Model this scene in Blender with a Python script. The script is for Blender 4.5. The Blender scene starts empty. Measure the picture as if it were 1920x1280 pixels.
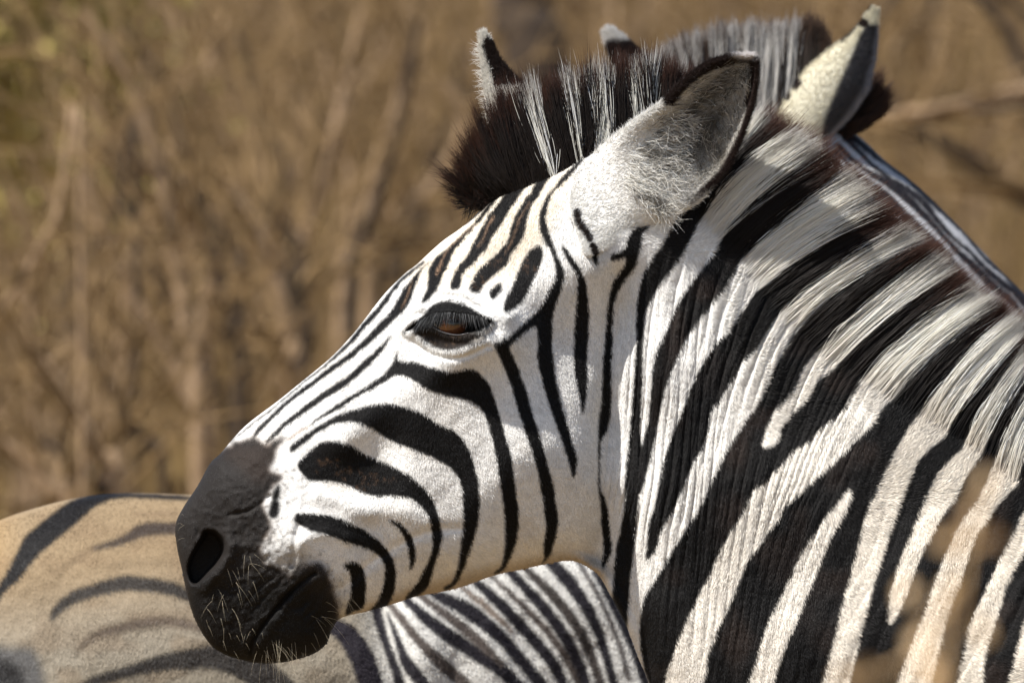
import bpy, math, random
import numpy as np
from mathutils import Vector

rng = np.random.default_rng(7)
random.seed(7)
C = bpy.context.scene.collection
sc = bpy.context.scene

# ------------------------------------------------------------------ camera, sky, sun, exposure
P = 0.0005                     # metres per unit of the side-view measuring grid, in the plane of the near zebra
DIST = 9.0
Z0 = 1.43                      # height of the middle of the view
PITCH = math.radians(1.5)
cam = bpy.data.cameras.new('camera')
cam.sensor_width = 36.0
cam.lens = 36.0 * DIST / (1920 * P)
cam.clip_start = 0.5
cam.clip_end = 600.0
cam.dof.use_dof = True
cam.dof.focus_distance = DIST - 0.09
cam.dof.aperture_fstop = 9.8
camo = bpy.data.objects.new('camera', cam)
C.objects.link(camo)
camo.location = (0, -DIST * math.cos(PITCH), Z0 + DIST * math.sin(PITCH))
camo.rotation_euler = (math.pi / 2 - PITCH, 0, 0)
sc.camera = camo

SUN_DIR = Vector((-0.50, -0.275, 0.82)).normalized()      # towards the sun
sun_el = math.asin(SUN_DIR.z)
sun_az = math.atan2(SUN_DIR.x, SUN_DIR.y)                # clockwise from +Y
world = bpy.data.worlds.new('World')
sc.world = world
world.use_nodes = True
wn = world.node_tree.nodes
sky = wn.new('ShaderNodeTexSky')
sky.sky_type = 'NISHITA'
sky.sun_disc = False
sky.sun_elevation = sun_el
sky.sun_rotation = sun_az
world.node_tree.links.new(sky.outputs[0], wn['Background'].inputs[0])
wn['Background'].inputs[1].default_value = 0.085
sl = bpy.data.lights.new('sun', 'SUN')
sl.energy = 4.6
sl.angle = math.radians(0.5)
sl.color = (1.0, 0.965, 0.91)
so = bpy.data.objects.new('sun', sl)
C.objects.link(so)
so.location = (-6, -3, 8)
so.rotation_euler = (-SUN_DIR).to_track_quat('-Z', 'Y').to_euler()
sc.view_settings.view_transform = 'Standard'
sc.view_settings.look = 'None'
sc.view_settings.gamma = 1.0
sc.view_settings.use_curve_mapping = False
sc.view_settings.exposure = 0.95
sc.cycles_curves.shape = 'THICK'
sc.cycles.max_bounces = 8
sc.cycles.diffuse_bounces = 3

# ------------------------------------------------------------------ helpers
def tag(o, label=None, cat=None, group=None, kind=None):
    if label: o['label'] = label
    if cat: o['category'] = cat
    if group: o['group'] = group
    if kind: o['kind'] = kind
    return o

def empty(name, loc):
    o = bpy.data.objects.new(name, None)
    o.empty_display_size = 0.2
    C.objects.link(o)
    o.location = loc
    return o

def link(o, parent=None):
    C.objects.link(o)
    if parent is not None:
        o.parent = parent
        o.matrix_parent_inverse = parent_inverse(parent)
    return o

def parent_inverse(p):
    from mathutils import Matrix
    return Matrix.Translation(-Vector(p.location)) if p.type == 'EMPTY' else Matrix.Identity(4)

def np_mesh(name, verts, quads=None, tris=None, mat=None, parent=None, cols=None, smooth=True):
    me = bpy.data.meshes.new(name)
    verts = np.asarray(verts, np.float32)
    loops, starts, n = [], [], 0
    if quads is not None and len(quads):
        q = np.asarray(quads, np.int32)
        loops.append(q.ravel()); starts.append(np.arange(len(q)) * 4); n = len(q) * 4
    if tris is not None and len(tris):
        t = np.asarray(tris, np.int32)
        loops.append(t.ravel()); starts.append(n + np.arange(len(t)) * 3)
    loops = np.concatenate(loops).astype(np.int32); starts = np.concatenate(starts).astype(np.int32)
    me.vertices.add(len(verts)); me.vertices.foreach_set('co', verts.ravel())
    me.loops.add(len(loops)); me.loops.foreach_set('vertex_index', loops)
    me.polygons.add(len(starts)); me.polygons.foreach_set('loop_start', starts)
    if smooth:
        me.polygons.foreach_set('use_smooth', np.ones(len(starts), bool))
    me.update(calc_edges=True)
    me.validate()
    if cols is not None:
        a = me.attributes.new('col', 'FLOAT_COLOR', 'POINT')
        c4 = np.ones((len(verts), 4), np.float32); c4[:, :3] = cols
        a.data.foreach_set('color', c4.ravel())
    if mat: me.materials.append(mat)
    o = bpy.data.objects.new(name, me)
    return link(o, parent)

def np_curves(name, pts, rad, cols, mat, parent=None):
    """pts (n,k,3) world, rad (n,k), cols (n,3)"""
    n, k, _ = pts.shape
    hc = bpy.data.hair_curves.new(name)
    hc.add_curves([k] * n)
    hc.attributes['position'].data.foreach_set('vector', pts.astype(np.float32).ravel())
    r = hc.attributes.get('radius') or hc.attributes.new('radius', 'FLOAT', 'POINT')
    r.data.foreach_set('value', rad.astype(np.float32).ravel())
    if cols.ndim == 2:
        a = hc.attributes.new('col', 'FLOAT_COLOR', 'CURVE'); c4 = np.ones((n, 4), np.float32); c4[:, :3] = cols
    else:
        a = hc.attributes.new('col', 'FLOAT_COLOR', 'POINT'); c4 = np.ones((n, k, 4), np.float32); c4[..., :3] = cols
    a.data.foreach_set('color', c4.ravel())
    hc.materials.append(mat)
    return link(bpy.data.objects.new(name, hc), parent)

def catmull(pts, closed=True, sub=6):
    p = np.asarray(pts, float)
    n = len(p)
    out = []
    rngi = range(n) if closed else range(n - 1)
    for i in rngi:
        if closed:
            a, b, c, d = p[(i - 1) % n], p[i], p[(i + 1) % n], p[(i + 2) % n]
        else:
            a, b, c, d = p[max(i - 1, 0)], p[i], p[i + 1], p[min(i + 2, n - 1)]
        for j in range(sub):
            t = j / sub
            out.append(0.5 * ((2 * b) + (c - a) * t + (2 * a - 5 * b + 4 * c - d) * t * t + (3 * b - a - 3 * c + d) * t ** 3))
    if not closed:
        out.append(p[-1])
    return np.array(out)

def inside(px, py, poly):
    r = np.zeros(px.shape, bool)
    n = len(poly)
    for i in range(n):
        x0, y0 = poly[i]; x1, y1 = poly[(i + 1) % n]
        if y0 == y1: continue
        c = ((y0 > py) != (y1 > py))
        r ^= c & (px < (x1 - x0) * (py - y0) / (y1 - y0) + x0)
    return r

def seg_dist(px, py, poly, closed=True, want_point=False):
    best = np.full(px.shape, 1e18); bx = np.zeros(px.shape); by = np.zeros(px.shape)
    n = len(poly)
    for i in range(n if closed else n - 1):
        x0, y0 = poly[i]; x1, y1 = poly[(i + 1) % n]
        dx, dy = x1 - x0, y1 - y0
        L = dx * dx + dy * dy + 1e-12
        t = np.clip(((px - x0) * dx + (py - y0) * dy) / L, 0, 1)
        qx, qy = x0 + t * dx, y0 + t * dy
        d = (px - qx) ** 2 + (py - qy) ** 2
        m = d < best
        best = np.where(m, d, best)
        if want_point:
            bx = np.where(m, qx, bx); by = np.where(m, qy, by)
    return (np.sqrt(best), bx, by) if want_point else np.sqrt(best)

def boxblur(a, r, it=2):
    r = int(round(r))
    if r < 1: return a
    for _ in range(it):
        for ax in (0, 1):
            pad = [(0, 0)] * a.ndim; pad[ax] = (r + 1, r)
            c = np.cumsum(np.pad(a, pad, mode='edge'), axis=ax, dtype=np.float64)
            n = a.shape[ax]
            if ax == 0: a = (c[2 * r + 1:2 * r + 1 + n] - c[:n]) / (2 * r + 1)
            else: a = (c[:, 2 * r + 1:2 * r + 1 + n] - c[:, :n]) / (2 * r + 1)
    return a

def smooth01(e0, e1, v):
    t = np.clip((v - e0) / (e1 - e0), 0, 1)
    return t * t * (3 - 2 * t)

def noise2(shape_or_xy, cell, seed):
    """smooth value noise sampled at arrays x, y (units), in -1..1"""
    x, y = shape_or_xy
    r = np.random.default_rng(seed)
    g = r.uniform(-1, 1, (256, 256))
    u = x / cell; v = y / cell
    i = np.floor(u).astype(int); j = np.floor(v).astype(int)
    f = u - i; h = v - j
    f = f * f * (3 - 2 * f); h = h * h * (3 - 2 * h)
    i0, i1, j0, j1 = i % 256, (i + 1) % 256, j % 256, (j + 1) % 256
    return (g[j0, i0] * (1 - f) + g[j0, i1] * f) * (1 - h) + (g[j1, i0] * (1 - f) + g[j1, i1] * f) * h

class Raster:
    """a colour map of an animal's side, one cell per measuring unit"""
    def __init__(s, x0, y0, x1, y1, base):
        s.x0, s.y0 = x0, y0
        s.w, s.h = x1 - x0, y1 - y0
        s.a = np.empty((s.h, s.w, 3)); s.a[:] = base
        s.X, s.Y = np.meshgrid(np.arange(s.w) + x0 + 0.5, np.arange(s.h) + y0 + 0.5)
    def _apply(s, m, j0, j1, i0, i1, col, amount):
        m = (m * amount)[..., None]
        s.a[j0:j1, i0:i1] = s.a[j0:j1, i0:i1] * (1 - m) + np.asarray(col) * m
    def box(s, pts, pad):
        i0 = max(int(pts[:, 0].min() - pad - s.x0), 0); i1 = min(int(pts[:, 0].max() + pad - s.x0) + 1, s.w)
        j0 = max(int(pts[:, 1].min() - pad - s.y0), 0); j1 = min(int(pts[:, 1].max() + pad - s.y0) + 1, s.h)
        return i0, i1, j0, j1
    def wob(s, X, Y, k):
        return X + k * noise2((X, Y), 9, 3) + 0.6 * k * noise2((X, Y), 3.5, 5), Y + k * noise2((X, Y), 9, 4) + 0.6 * k * noise2((X, Y), 3.5, 6)
    def poly(s, pts, col, feather=1, amount=1.0, sm=True, wob=1.0):
        p = catmull(pts, True, 5) if sm else np.asarray(pts, float)
        i0, i1, j0, j1 = s.box(p, feather * 3 + 3)
        if i1 <= i0 or j1 <= j0: return
        X, Y = s.wob(s.X[j0:j1, i0:i1], s.Y[j0:j1, i0:i1], wob)
        m = inside(X, Y, p).astype(float)
        s._apply(boxblur(m, feather), j0, j1, i0, i1, col, amount)
    def ribbon(s, pts, col, feather=1, amount=1.0, wob=1.0):
        p = catmull(pts, False, 5)
        i0, i1, j0, j1 = s.box(p[:, :2], p[:, 2].max() + feather * 3 + 3)
        if i1 <= i0 or j1 <= j0: return
        X, Y = s.wob(s.X[j0:j1, i0:i1], s.Y[j0:j1, i0:i1], wob)
        d = np.full(X.shape, 1e9)
        for k in range(len(p) - 1):
            x0, y0, w0 = p[k]; x1, y1, w1 = p[k + 1]
            dx, dy = x1 - x0, y1 - y0
            t = np.clip(((X - x0) * dx + (Y - y0) * dy) / (dx * dx + dy * dy + 1e-9), 0, 1)
            d = np.minimum(d, np.hypot(X - x0 - t * dx, Y - y0 - t * dy) - 0.5 * (w0 + (w1 - w0) * t))
        s._apply(boxblur((d < 0).astype(float), feather), j0, j1, i0, i1, col, amount)
    def mix(s, mask, col):
        s.a = s.a * (1 - mask[..., None]) + np.asarray(col) * mask[..., None]
    def sample(s, x, y):
        u = np.clip(x - s.x0 - 0.5, 0, s.w - 1.001); v = np.clip(y - s.y0 - 0.5, 0, s.h - 1.001)
        i = u.astype(int); j = v.astype(int); f = (u - i)[..., None]; g = (v - j)[..., None]
        a = s.a
        return (a[j, i] * (1 - f) + a[j, i + 1] * f) * (1 - g) + (a[j + 1, i] * (1 - f) + a[j + 1, i + 1] * f) * g

class Plane:
    """maps side-view units (x right, y down, h towards the viewer) of an animal standing `back` metres behind the near zebra to metres"""
    def __init__(s, back):
        s.k = P * (DIST + back) / DIST
        s.back = back
        s.D = DIST / P
        # where the middle of the view meets this plane
        s.zc = Z0 - back * math.tan(PITCH)
    def w(s, x, y, h):
        f = 1 - h / s.D
        X = (x - 960) * s.k * f
        Z = s.zc + (640 - y) * s.k * f + np.abs(h) * s.k * math.sin(PITCH)
        return np.stack([X, s.back - h * s.k, Z + 0 * h], -1)
    def ground(s):
        return 640 + s.zc / s.k

# ------------------------------------------------------------------ materials
def new_mat(name):
    m = bpy.data.materials.new(name)
    m.use_nodes = True
    nt = m.node_tree
    return m, nt, nt.nodes['Principled BSDF']

def fur_mat(name, rough=0.55, spec=0.3, sheen=0.0):
    m, nt, b = new_mat(name)
    a = nt.nodes.new('ShaderNodeAttribute'); a.attribute_name = 'col'
    nt.links.new(a.outputs['Color'], b.inputs['Base Color'])
    b.inputs['Roughness'].default_value = rough
    b.inputs['Specular IOR Level'].default_value = spec
    if sheen > 0:       # thin hair lets some light through
        tr = nt.nodes.new('ShaderNodeBsdfTranslucent'); mx = nt.nodes.new('ShaderNodeMixShader')
        nt.links.new(a.outputs['Color'], tr.inputs['Color'])
        mx.inputs[0].default_value = sheen
        out = nt.nodes['Material Output']
        nt.links.new(b.outputs[0], mx.inputs[1]); nt.links.new(tr.outputs[0], mx.inputs[2]); nt.links.new(mx.outputs[0], out.inputs['Surface'])
    return m

def skin_mat(name, scale=900.0, bump=0.35):
    m, nt, b = new_mat(name)
    a = nt.nodes.new('ShaderNodeAttribute'); a.attribute_name = 'col'
    tc = nt.nodes.new('ShaderNodeTexCoord')
    n = nt.nodes.new('ShaderNodeTexNoise'); n.inputs['Scale'].default_value = scale; n.inputs['Detail'].default_value = 3
    nt.links.new(tc.outputs['Object'], n.inputs['Vector'])
    r = nt.nodes.new('ShaderNodeMapRange'); r.inputs[1].default_value = 0.3; r.inputs[2].default_value = 0.7
    r.inputs[3].default_value = 0.72; r.inputs[4].default_value = 1.15
    nt.links.new(n.outputs['Fac'], r.inputs[0])
    mx = nt.nodes.new('ShaderNodeVectorMath'); mx.operation = 'SCALE'
    nt.links.new(a.outputs['Color'], mx.inputs[0]); nt.links.new(r.outputs[0], mx.inputs['Scale'])
    nt.links.new(mx.outputs[0], b.inputs['Base Color'])
    bp = nt.nodes.new('ShaderNodeBump'); bp.inputs['Strength'].default_value = bump; bp.inputs['Distance'].default_value = 0.001
    nt.links.new(n.outputs['Fac'], bp.inputs['Height']); nt.links.new(bp.outputs[0], b.inputs['Normal'])
    b.inputs['Roughness'].default_value = 0.62
    b.inputs['Specular IOR Level'].default_value = 0.08
    return m

def noisy_mat(name, c0, c1, scale=6.0, rough=0.9, detail=5.0):
    m, nt, b = new_mat(name)
    tc = nt.nodes.new('ShaderNodeTexCoord')
    n = nt.nodes.new('ShaderNodeTexNoise'); n.inputs['Scale'].default_value = scale; n.inputs['Detail'].default_value = detail
    nt.links.new(tc.outputs['Object'], n.inputs['Vector'])
    cr = nt.nodes.new('ShaderNodeValToRGB')
    cr.color_ramp.elements[0].position = 0.32; cr.color_ramp.elements[1].position = 0.68
    cr.color_ramp.elements[0].color = (*c0, 1); cr.color_ramp.elements[1].color = (*c1, 1)
    nt.links.new(n.outputs['Fac'], cr.inputs[0]); nt.links.new(cr.outputs[0], b.inputs['Base Color'])
    b.inputs['Roughness'].default_value = rough
    b.inputs['Specular IOR Level'].default_value = 0.2
    return m

M_SKIN = skin_mat('zebra_skin')
M_FUR = fur_mat('zebra_fur', 0.5, 0.10)
M_MANE = fur_mat('mane_hair', 0.45, 0.2, 0.35)
M_BARK = noisy_mat('pale_bark', (0.18, 0.12, 0.068), (0.35, 0.24, 0.145), 25)
M_BARKD = noisy_mat('dark_bark_and_shade', (0.025, 0.017, 0.012), (0.06, 0.042, 0.028), 18)  # dark bark; also stands in for shade among the bush stems
M_TWIG = noisy_mat('dry_twig', (0.105, 0.066, 0.029), (0.225, 0.146, 0.068), 12)
M_EARTH = noisy_mat('dry_earth', (0.135, 0.083, 0.032), (0.22, 0.142, 0.06), 1.3)
M_STRAW = noisy_mat('dry_straw', (0.16, 0.103, 0.038), (0.30, 0.205, 0.085), 3)
M_OLIVE = noisy_mat('olive_leaf', (0.24, 0.19, 0.05), (0.40, 0.32, 0.11), 6)
M_RUST = noisy_mat('rusty_leaf', (0.40, 0.25, 0.11), (0.62, 0.43, 0.24), 40)

WHITE = (0.67, 0.655, 0.625)
CREAM = (0.66, 0.575, 0.45)
BLACK = (0.0052, 0.0046, 0.0044)
BRBLK = (0.026, 0.018, 0.014)
MUZZ = (0.017, 0.0145, 0.013)
TANL = (0.30, 0.19, 0.12)

# ------------------------------------------------------------------ inflated animal body from a side outline
class Field:
    def __init__(s, outline, kpts, sub=5, cell=8.0):
        s.poly = catmull(outline, True, sub)
        x0, y0 = s.poly.min(0) - 3 * cell; x1, y1 = s.poly.max(0) + 3 * cell
        s.gx = np.arange(x0, x1, cell); s.gy = np.arange(y0, y1, cell); s.cell = cell
        X, Y = np.meshgrid(s.gx, s.gy)
        m = inside(X, Y, s.poly)
        d = np.where(m, seg_dist(X, Y, s.poly), 0)
        # pyramid Poisson solve of lap(u) = -1
        def solve(m, h, u, it):
            mm = m.astype(float)
            for _ in range(it):
                v = np.zeros_like(u)
                v[1:-1, 1:-1] = 0.25 * (u[:-2, 1:-1] + u[2:, 1:-1] + u[1:-1, :-2] + u[1:-1, 2:] + h * h)
                u = v * mm
            return u
        levels = [(m, cell)]
        while min(levels[-1][0].shape) > 24:
            mm, h = levels[-1]
            levels.append((mm[::2, ::2], h * 2))
        u = np.zeros(levels[-1][0].shape)
        for mm, h in reversed(levels):
            if u.shape != mm.shape:
                uu = np.repeat(np.repeat(u, 2, 0), 2, 1)
                u = np.zeros(mm.shape); a, b = min(mm.shape[0], uu.shape[0]), min(mm.shape[1], uu.shape[1])
                u[:a, :b] = uu[:a, :b]
            u = solve(mm, h, u, 260)
        ratio = np.where(d > cell * 0.6, u / np.maximum(d, 1e-6), 0)
        known = (d > cell * 0.6).astype(float)
        num, den = ratio.copy(), known.copy()
        for r in (1, 2, 4):
            nb, db = boxblur(num, r, 1), boxblur(den, r, 1)
            fill = (known < 0.5) & (db > 1e-6)
            ratio = np.where(fill & (ratio == 0), nb / np.maximum(db, 1e-9), ratio)
        s.ratio = boxblur(ratio, 1, 1)
        s.u = boxblur(u, 1, 2)
        s.k = np.array(kpts, float)
    def K(s, x, y):
        num = np.zeros(x.shape); den = np.zeros(x.shape)
        for kx, ky, kv in s.k:
            w = 1.0 / (((x - kx) ** 2 + (y - ky) ** 2) / 1e4 + 0.4) ** 1.6
            num += w * kv; den += w
        return num / den
    def grid(s, a, x, y):
        u = np.clip((x - s.gx[0]) / s.cell, 0, len(s.gx) - 1.001); v = np.clip((y - s.gy[0]) / s.cell, 0, len(s.gy) - 1.001)
        i = u.astype(int); j = v.astype(int); f = u - i; g = v - j
        return (a[j, i] * (1 - f) + a[j, i + 1] * f) * (1 - g) + (a[j + 1, i] * (1 - f) + a[j + 1, i + 1] * f) * g

def lines(a, b, fa, fb, step, grow=1.12, big=40):
    """grid lines from a to b, `step` apart between fa and fb and growing outside"""
    mid = list(np.arange(fa, fb + step, step))
    up, st = [], step
    v = mid[-1]
    while v < b:
        st = min(st * grow, big); v += st; up.append(v)
    dn, st = [], step
    v = mid[0]
    while v > a:
        st = min(st * grow, big); v -= st; dn.append(v)
    return np.array(dn[::-1] + mid + up)

def sheet_body(field, fine, step, height, colour, plane, extra=()):
    """closed two-sided body: height(x, y, d, base) gives the half thickness. Returns verts, quads, cols and an interpolating grid"""
    pl = field.poly
    xs = lines(pl[:, 0].min() - 5, pl[:, 0].max() + 5, fine[0], fine[2], step)
    ys = lines(pl[:, 1].min() - 5, pl[:, 1].max() + 5, fine[1], fine[3], step)
    X, Y = np.meshgrid(xs, ys)
    ins = inside(X, Y, pl)
    d, bx, by = seg_dist(X, Y, pl, want_point=True)
    sx = np.gradient(xs)[None, :] + 0 * Y; sy = np.gradient(ys)[:, None] + 0 * X
    cellsz = np.minimum(sx, sy)
    snap = d < 0.72 * cellsz
    X2 = np.where(snap, bx, X); Y2 = np.where(snap, by, Y)
    ok = ins | snap
    dd = np.where(snap, 0, d)
    far_ = smooth01(24, 70, dd)
    base = field.K(X2, Y2) * np.sqrt(2 * np.maximum(field.grid(field.ratio, X2, Y2) * dd * (1 - far_) + field.grid(field.u, X2, Y2) * far_, 0))
    H = height(X2, Y2, dd, base)
    H = np.where(snap | ~ok, 0, np.maximum(H, 0.5))
    nr, nc = X.shape
    idx = np.arange(nr * nc).reshape(nr, nc)
    f = ok[:-1, :-1] & ok[1:, :-1] & ok[:-1, 1:] & ok[1:, 1:]
    f &= ~(snap[:-1, :-1] & snap[1:, :-1] & snap[:-1, 1:] & snap[1:, 1:])
    q = np.stack([idx[:-1, :-1][f], idx[1:, :-1][f], idx[1:, 1:][f], idx[:-1, 1:][f]], 1)
    used = np.zeros(nr * nc, bool); used[q.ravel()] = True
    # front
    remap = np.full(nr * nc, -1); ui = np.nonzero(used)[0]; remap[ui] = np.arange(len(ui))
    x, y, h = X2.ravel()[ui], Y2.ravel()[ui], H.ravel()[ui]
    front = plane.w(x, y, h)
    edge = snap.ravel()[ui]
    bi = np.nonzero(~edge)[0]
    remap_b = remap.copy(); remap_b[ui[bi]] = len(ui) + np.arange(len(bi))
    backv = plane.w(x[bi], y[bi], -h[bi])
    cols = colour(x, y)
    verts = np.concatenate([front, backv]); allc = np.concatenate([cols, cols[bi]])
    quads = np.concatenate([remap[q], remap_b[q][:, ::-1]])
    return verts, quads, allc, (xs, ys, H, ok & ~snap)

def add_parts(verts, quads, cols, parts):
    for v, q, c in parts:
        quads = np.concatenate([quads, q + len(verts)]); verts = np.concatenate([verts, v]); cols = np.concatenate([cols, c])
    return verts, quads, cols

def tube(path, rad, ns=10, col=WHITE, bands=None):
    """lofted limb, points in metres; closed ends; bands(i) -> colour per ring"""
    p = np.asarray(path, float); n = len(p)
    vs, qs, cs = [], [], []
    for i in range(n):
        t = p[min(i + 1, n - 1)] - p[max(i - 1, 0)]; t /= np.linalg.norm(t) + 1e-12
        a = np.cross(t, (0, 1, 0.02)); a /= np.linalg.norm(a) + 1e-12
        b = np.cross(t, a)
        for j in range(ns):
            w = 2 * math.pi * j / ns
            vs.append(p[i] + rad[i] * (math.cos(w) * a + math.sin(w) * b)); cs.append(bands(i, j) if bands else col)
    for i in range(n - 1):
        for j in range(ns):
            qs.append((i * ns + j, i * ns + (j + 1) % ns, (i + 1) * ns + (j + 1) % ns, (i + 1) * ns + j))
    for e in (0, n - 1):
        for j in range(1, ns - 1, 2):
            qs.append((e * ns, e * ns + j, e * ns + j + 1, e * ns + (j + 2) % ns) if j + 2 <= ns else (e * ns, e * ns + j, e * ns + j + 1, e * ns))
    qs = [q for q in qs if len(set(q)) == 4]
    return np.array(vs), np.array(qs), np.array(cs)

def leg(x, y0, z_top, off, plane, hind, col2, rtop=0.085):
    """one leg from the body to the ground: x, y0 in metres"""
    z = z_top
    if hind:
        pts = [(0, z + .1), (-.01, z), (-.06, z - .14), (-.02, .62), (.09, .46), (.08, .40), (.06, .28), (.05, .13), (.02, .06), (0, .03), (-.015, .0)]
        rr = [.13, .12, .10, .065, .045, .042, .031, .031, .037, .043, .052]
    else:
        pts = [(0, z + .1), (0, z), (.01, z - .15), (.01, .52), (.0, .42), (.005, .34), (.005, .22), (.0, .12), (-.015, .06), (-.02, .03), (-.025, .0)]
        rr = [.12, .11, .085, .058, .05, .042, .03, .031, .037, .043, .052]
    path = [(x + a * off, y0, b) for a, b in pts]
    path = catmull(path, False, 5); rad = catmull([(r, 0) for r in rr], False, 5)[:, 0]
    def bands(i, j):
        zz = path[i][2]
        if zz < 0.055: return BLACK
        return BLACK if math.sin(zz * 62 + 0.6 * math.sin(i)) > 0.1 else col2
    return tube(path, rad, 14, WHITE, bands)

# ------------------------------------------------------------------ NEAR ZEBRA: side pattern
ra = Raster(280, 200, 1990, 1330, WHITE)
R_X, R_Y = ra.X, ra.Y
ra.mix(0.6 * smooth01(1150, 1850, R_X + 0.25 * (R_Y - 700)) , CREAM)
ra.poly([(760, 520), (890, 390), (1010, 330), (1080, 320), (1020, 450), (960, 520), (860, 540)], CREAM, 14, 0.85)
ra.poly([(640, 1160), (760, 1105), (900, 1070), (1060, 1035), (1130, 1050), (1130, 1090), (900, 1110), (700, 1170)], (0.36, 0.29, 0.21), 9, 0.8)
ra.mix(0.30 * smooth01(0.15, 0.8, noise2((R_X, R_Y), 70, 11)) * smooth01(1150, 1000, R_X), (0.50, 0.44, 0.36))
# cheek and jaw stripes
def B(*p, col=BLACK, f=1, sm=True, a=1.0): ra.poly(p, col, f, a, sm)
def RB(*p, col=BLACK, f=1, a=1.0): ra.ribbon(p, col, f, a)
B((642,1055),(660,1051),(677,1058),(685,1080),(686,1100),(682,1137),(662,1147),(647,1153),(656,1115),(658,1095),(654,1070))
B((551,970),(559,961),(590,962),(615,965),(659,979),(696,1001),(724,1026),(740,1057),(742,1090),(735,1119),(720,1141),(690,1147),(704,1131),(712,1115),(721,1076),(715,1048),(690,1028),(649,1015),(615,1003),(581,993),(553,978))
RB((728,974,4),(748,984,10),(763,1003,14),(771,1025,15),(772,1045,12),(769,1065,5))
B((557,872),(577,847),(602,829),(627,826),(656,832),(687,851),(727,868),(765,889),(799,917),(815,945),(827,986),(829,1011),(818,1048),(806,1089),(794,1110),(770,1122),(757,1124),(771,1104),(793,1070),(809,1032),(810,1007),(806,979),(796,957),(771,934),(740,929),(702,929),(671,918),(637,904),(584,900),(571,892))
B((543,838),(559,823),(596,798),(634,776),(671,764),(715,754),(743,757),(787,770),(821,792),(856,811),(881,845),(893,886),(898,920),(898,964),(890,1001),(877,1042),(865,1076),(852,1098),(834,1106),(832,1100),(846,1090),(856,1064),(862,1026),(867,989),(867,957),(865,923),(859,895),(840,873),(806,854),(771,840),(740,828),(715,814),(690,798),(659,790),(627,795),(596,811),(577,826),(559,840),(546,849))
B((747,655),(749,674),(778,677),(811,687),(843,695),(883,690),(899,700),(919,723),(932,762),(942,798),(958,851),(965,900),(972,955),(972,987),(965,1024),(955,1046),(944,1068),(924,1077),(938,1060),(943,1038),(944,1002),(944,955),(937,905),(932,867),(925,834),(916,798),(902,765),(876,749),(843,742),(811,733),(781,716),(754,703),(741,704),(715,720),(676,741),(637,765),(593,790),(577,797),(608,773),(652,745),(697,716),(727,693))
B((1052,340),(1028,362),(1016,387),(1010,407),(1012,427),(1020,448),(1032,468),(1040,492),(1041,515),(1027,546),(1011,578),(988,598),(955,628),(929,641),(927,647),(942,683),(958,723),(971,769),(981,801),(998,851),(1011,900),(1019,955),(1023,991),(1018,1020),(1019,1046),(1014,1060),(1030,1042),(1041,1013),(1047,973),(1043,947),(1036,900),(1017,834),(1001,782),(988,736),(971,687),(957,655),(962,641),(1004,611),(1006,664),(1017,716),(1030,762),(1047,808),(1063,854),(1073,893),(1081,874),(1080,851),(1066,801),(1050,749),(1040,693),(1035,644),(1037,588),(1050,546),(1058,512),(1050,486),(1040,460),(1031,436),(1025,411),(1027,391),(1038,360),(1057,340))
B((1053,456),(1060,480),(1080,516),(1080,562),(1076,611),(1075,660),(1076,693),(1085,736),(1093,776),(1101,726),(1101,677),(1103,628),(1104,572),(1096,523),(1070,476))
# forehead
B((1010,458),(1019,472),(1014,494),(1000,523),(987,551),(971,572),(947,585),(944,566),(959,537),(969,513),(981,486),(993,468))
B((939,529),(940,540),(930,557),(922,561),(917,551),(924,537))
B((989,366),(973,393),(961,415),(953,446),(939,466),(924,482),(902,499),(888,519),(879,543),(890,550),(900,545),(912,529),(930,513),(949,497),(955,482),(969,462),(983,440),(989,411),(997,385),(1012,360))
B((926,392),(914,407),(898,436),(884,460),(876,478),(857,499),(849,517),(843,539),(857,544),(864,532),(867,513),(884,497),(900,480),(916,460),(926,440),(941,419),(953,395),(970,368))
B((900,410),(865,440),(841,462),(815,484),(803,509),(801,539),(790,566),(804,562),(823,537),(828,523),(839,499),(851,472),(871,446),(906,408))
B((812,486),(790,502),(771,522),(750,551),(733,581),(703,614),(661,655),(620,685),(578,718),(540,747),(501,783),(474,813),(480,818),(510,787),(543,757),(584,725),(626,695),(667,665),(709,629),(738,600),(765,573),(780,536),(792,506))
for t in ([(995,375,1),(975,409,1.5),(963,444,1.7),(947,474,1)], [(944,388,5),(918,417,3),(910,438,1.8),(895,464,1)], [(896,417,1),(847,458,1.5),(829,486,2.2),(818,516,3)], [(773,527,1),(765,550,1.6),(753,578,1)]):
    ra.ribbon(t, TANL, 1, 0.75)
RB((795,490,5),(750,527,8),(712,578,10),(676,617,11),(655,643,9),(608,686,6),(578,709,5),(519,759,4),(474,794,4),(430,829,3))
RB((735,627,2),(715,652,9),(685,682,14),(652,712,14),(608,741,14),(566,771,12),(531,798,9),(501,827,6))
ra.ribbon([(578,797,4),(556,812,5),(540,822,4)], (0.30,0.2,0.13), 2, 0.8)
RB((998,372,15),(1012,345,18),(1030,318,18)); RB((938,398,26),(958,368,26),(985,335,24)); RB((895,415,8),(915,390,10),(930,368,10)); RB((1046,348,9),(1066,325,10),(1090,300,10))
# below the near ear
RB((1082,398,7),(1080,414,17),(1092,430,12),(1102,446,5),(1107,462,10),(1113,478,14),(1118,492,7))
RB((1207,412,24),(1192,440,24),(1186,462,28),(1180,499,20),(1160,525,18),(1147,561,13),(1142,599,12),(1141,649,16),(1138,692,18),(1136,760,20),(1131,797,20),(1124,832,6),(1124,910,5),(1131,938,12),(1134,972,16),(1138,1010,16),(1139,1030,16),(1130,1062,7))
RB((1149,481,12),(1165,476,15),(1185,465,20))
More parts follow.
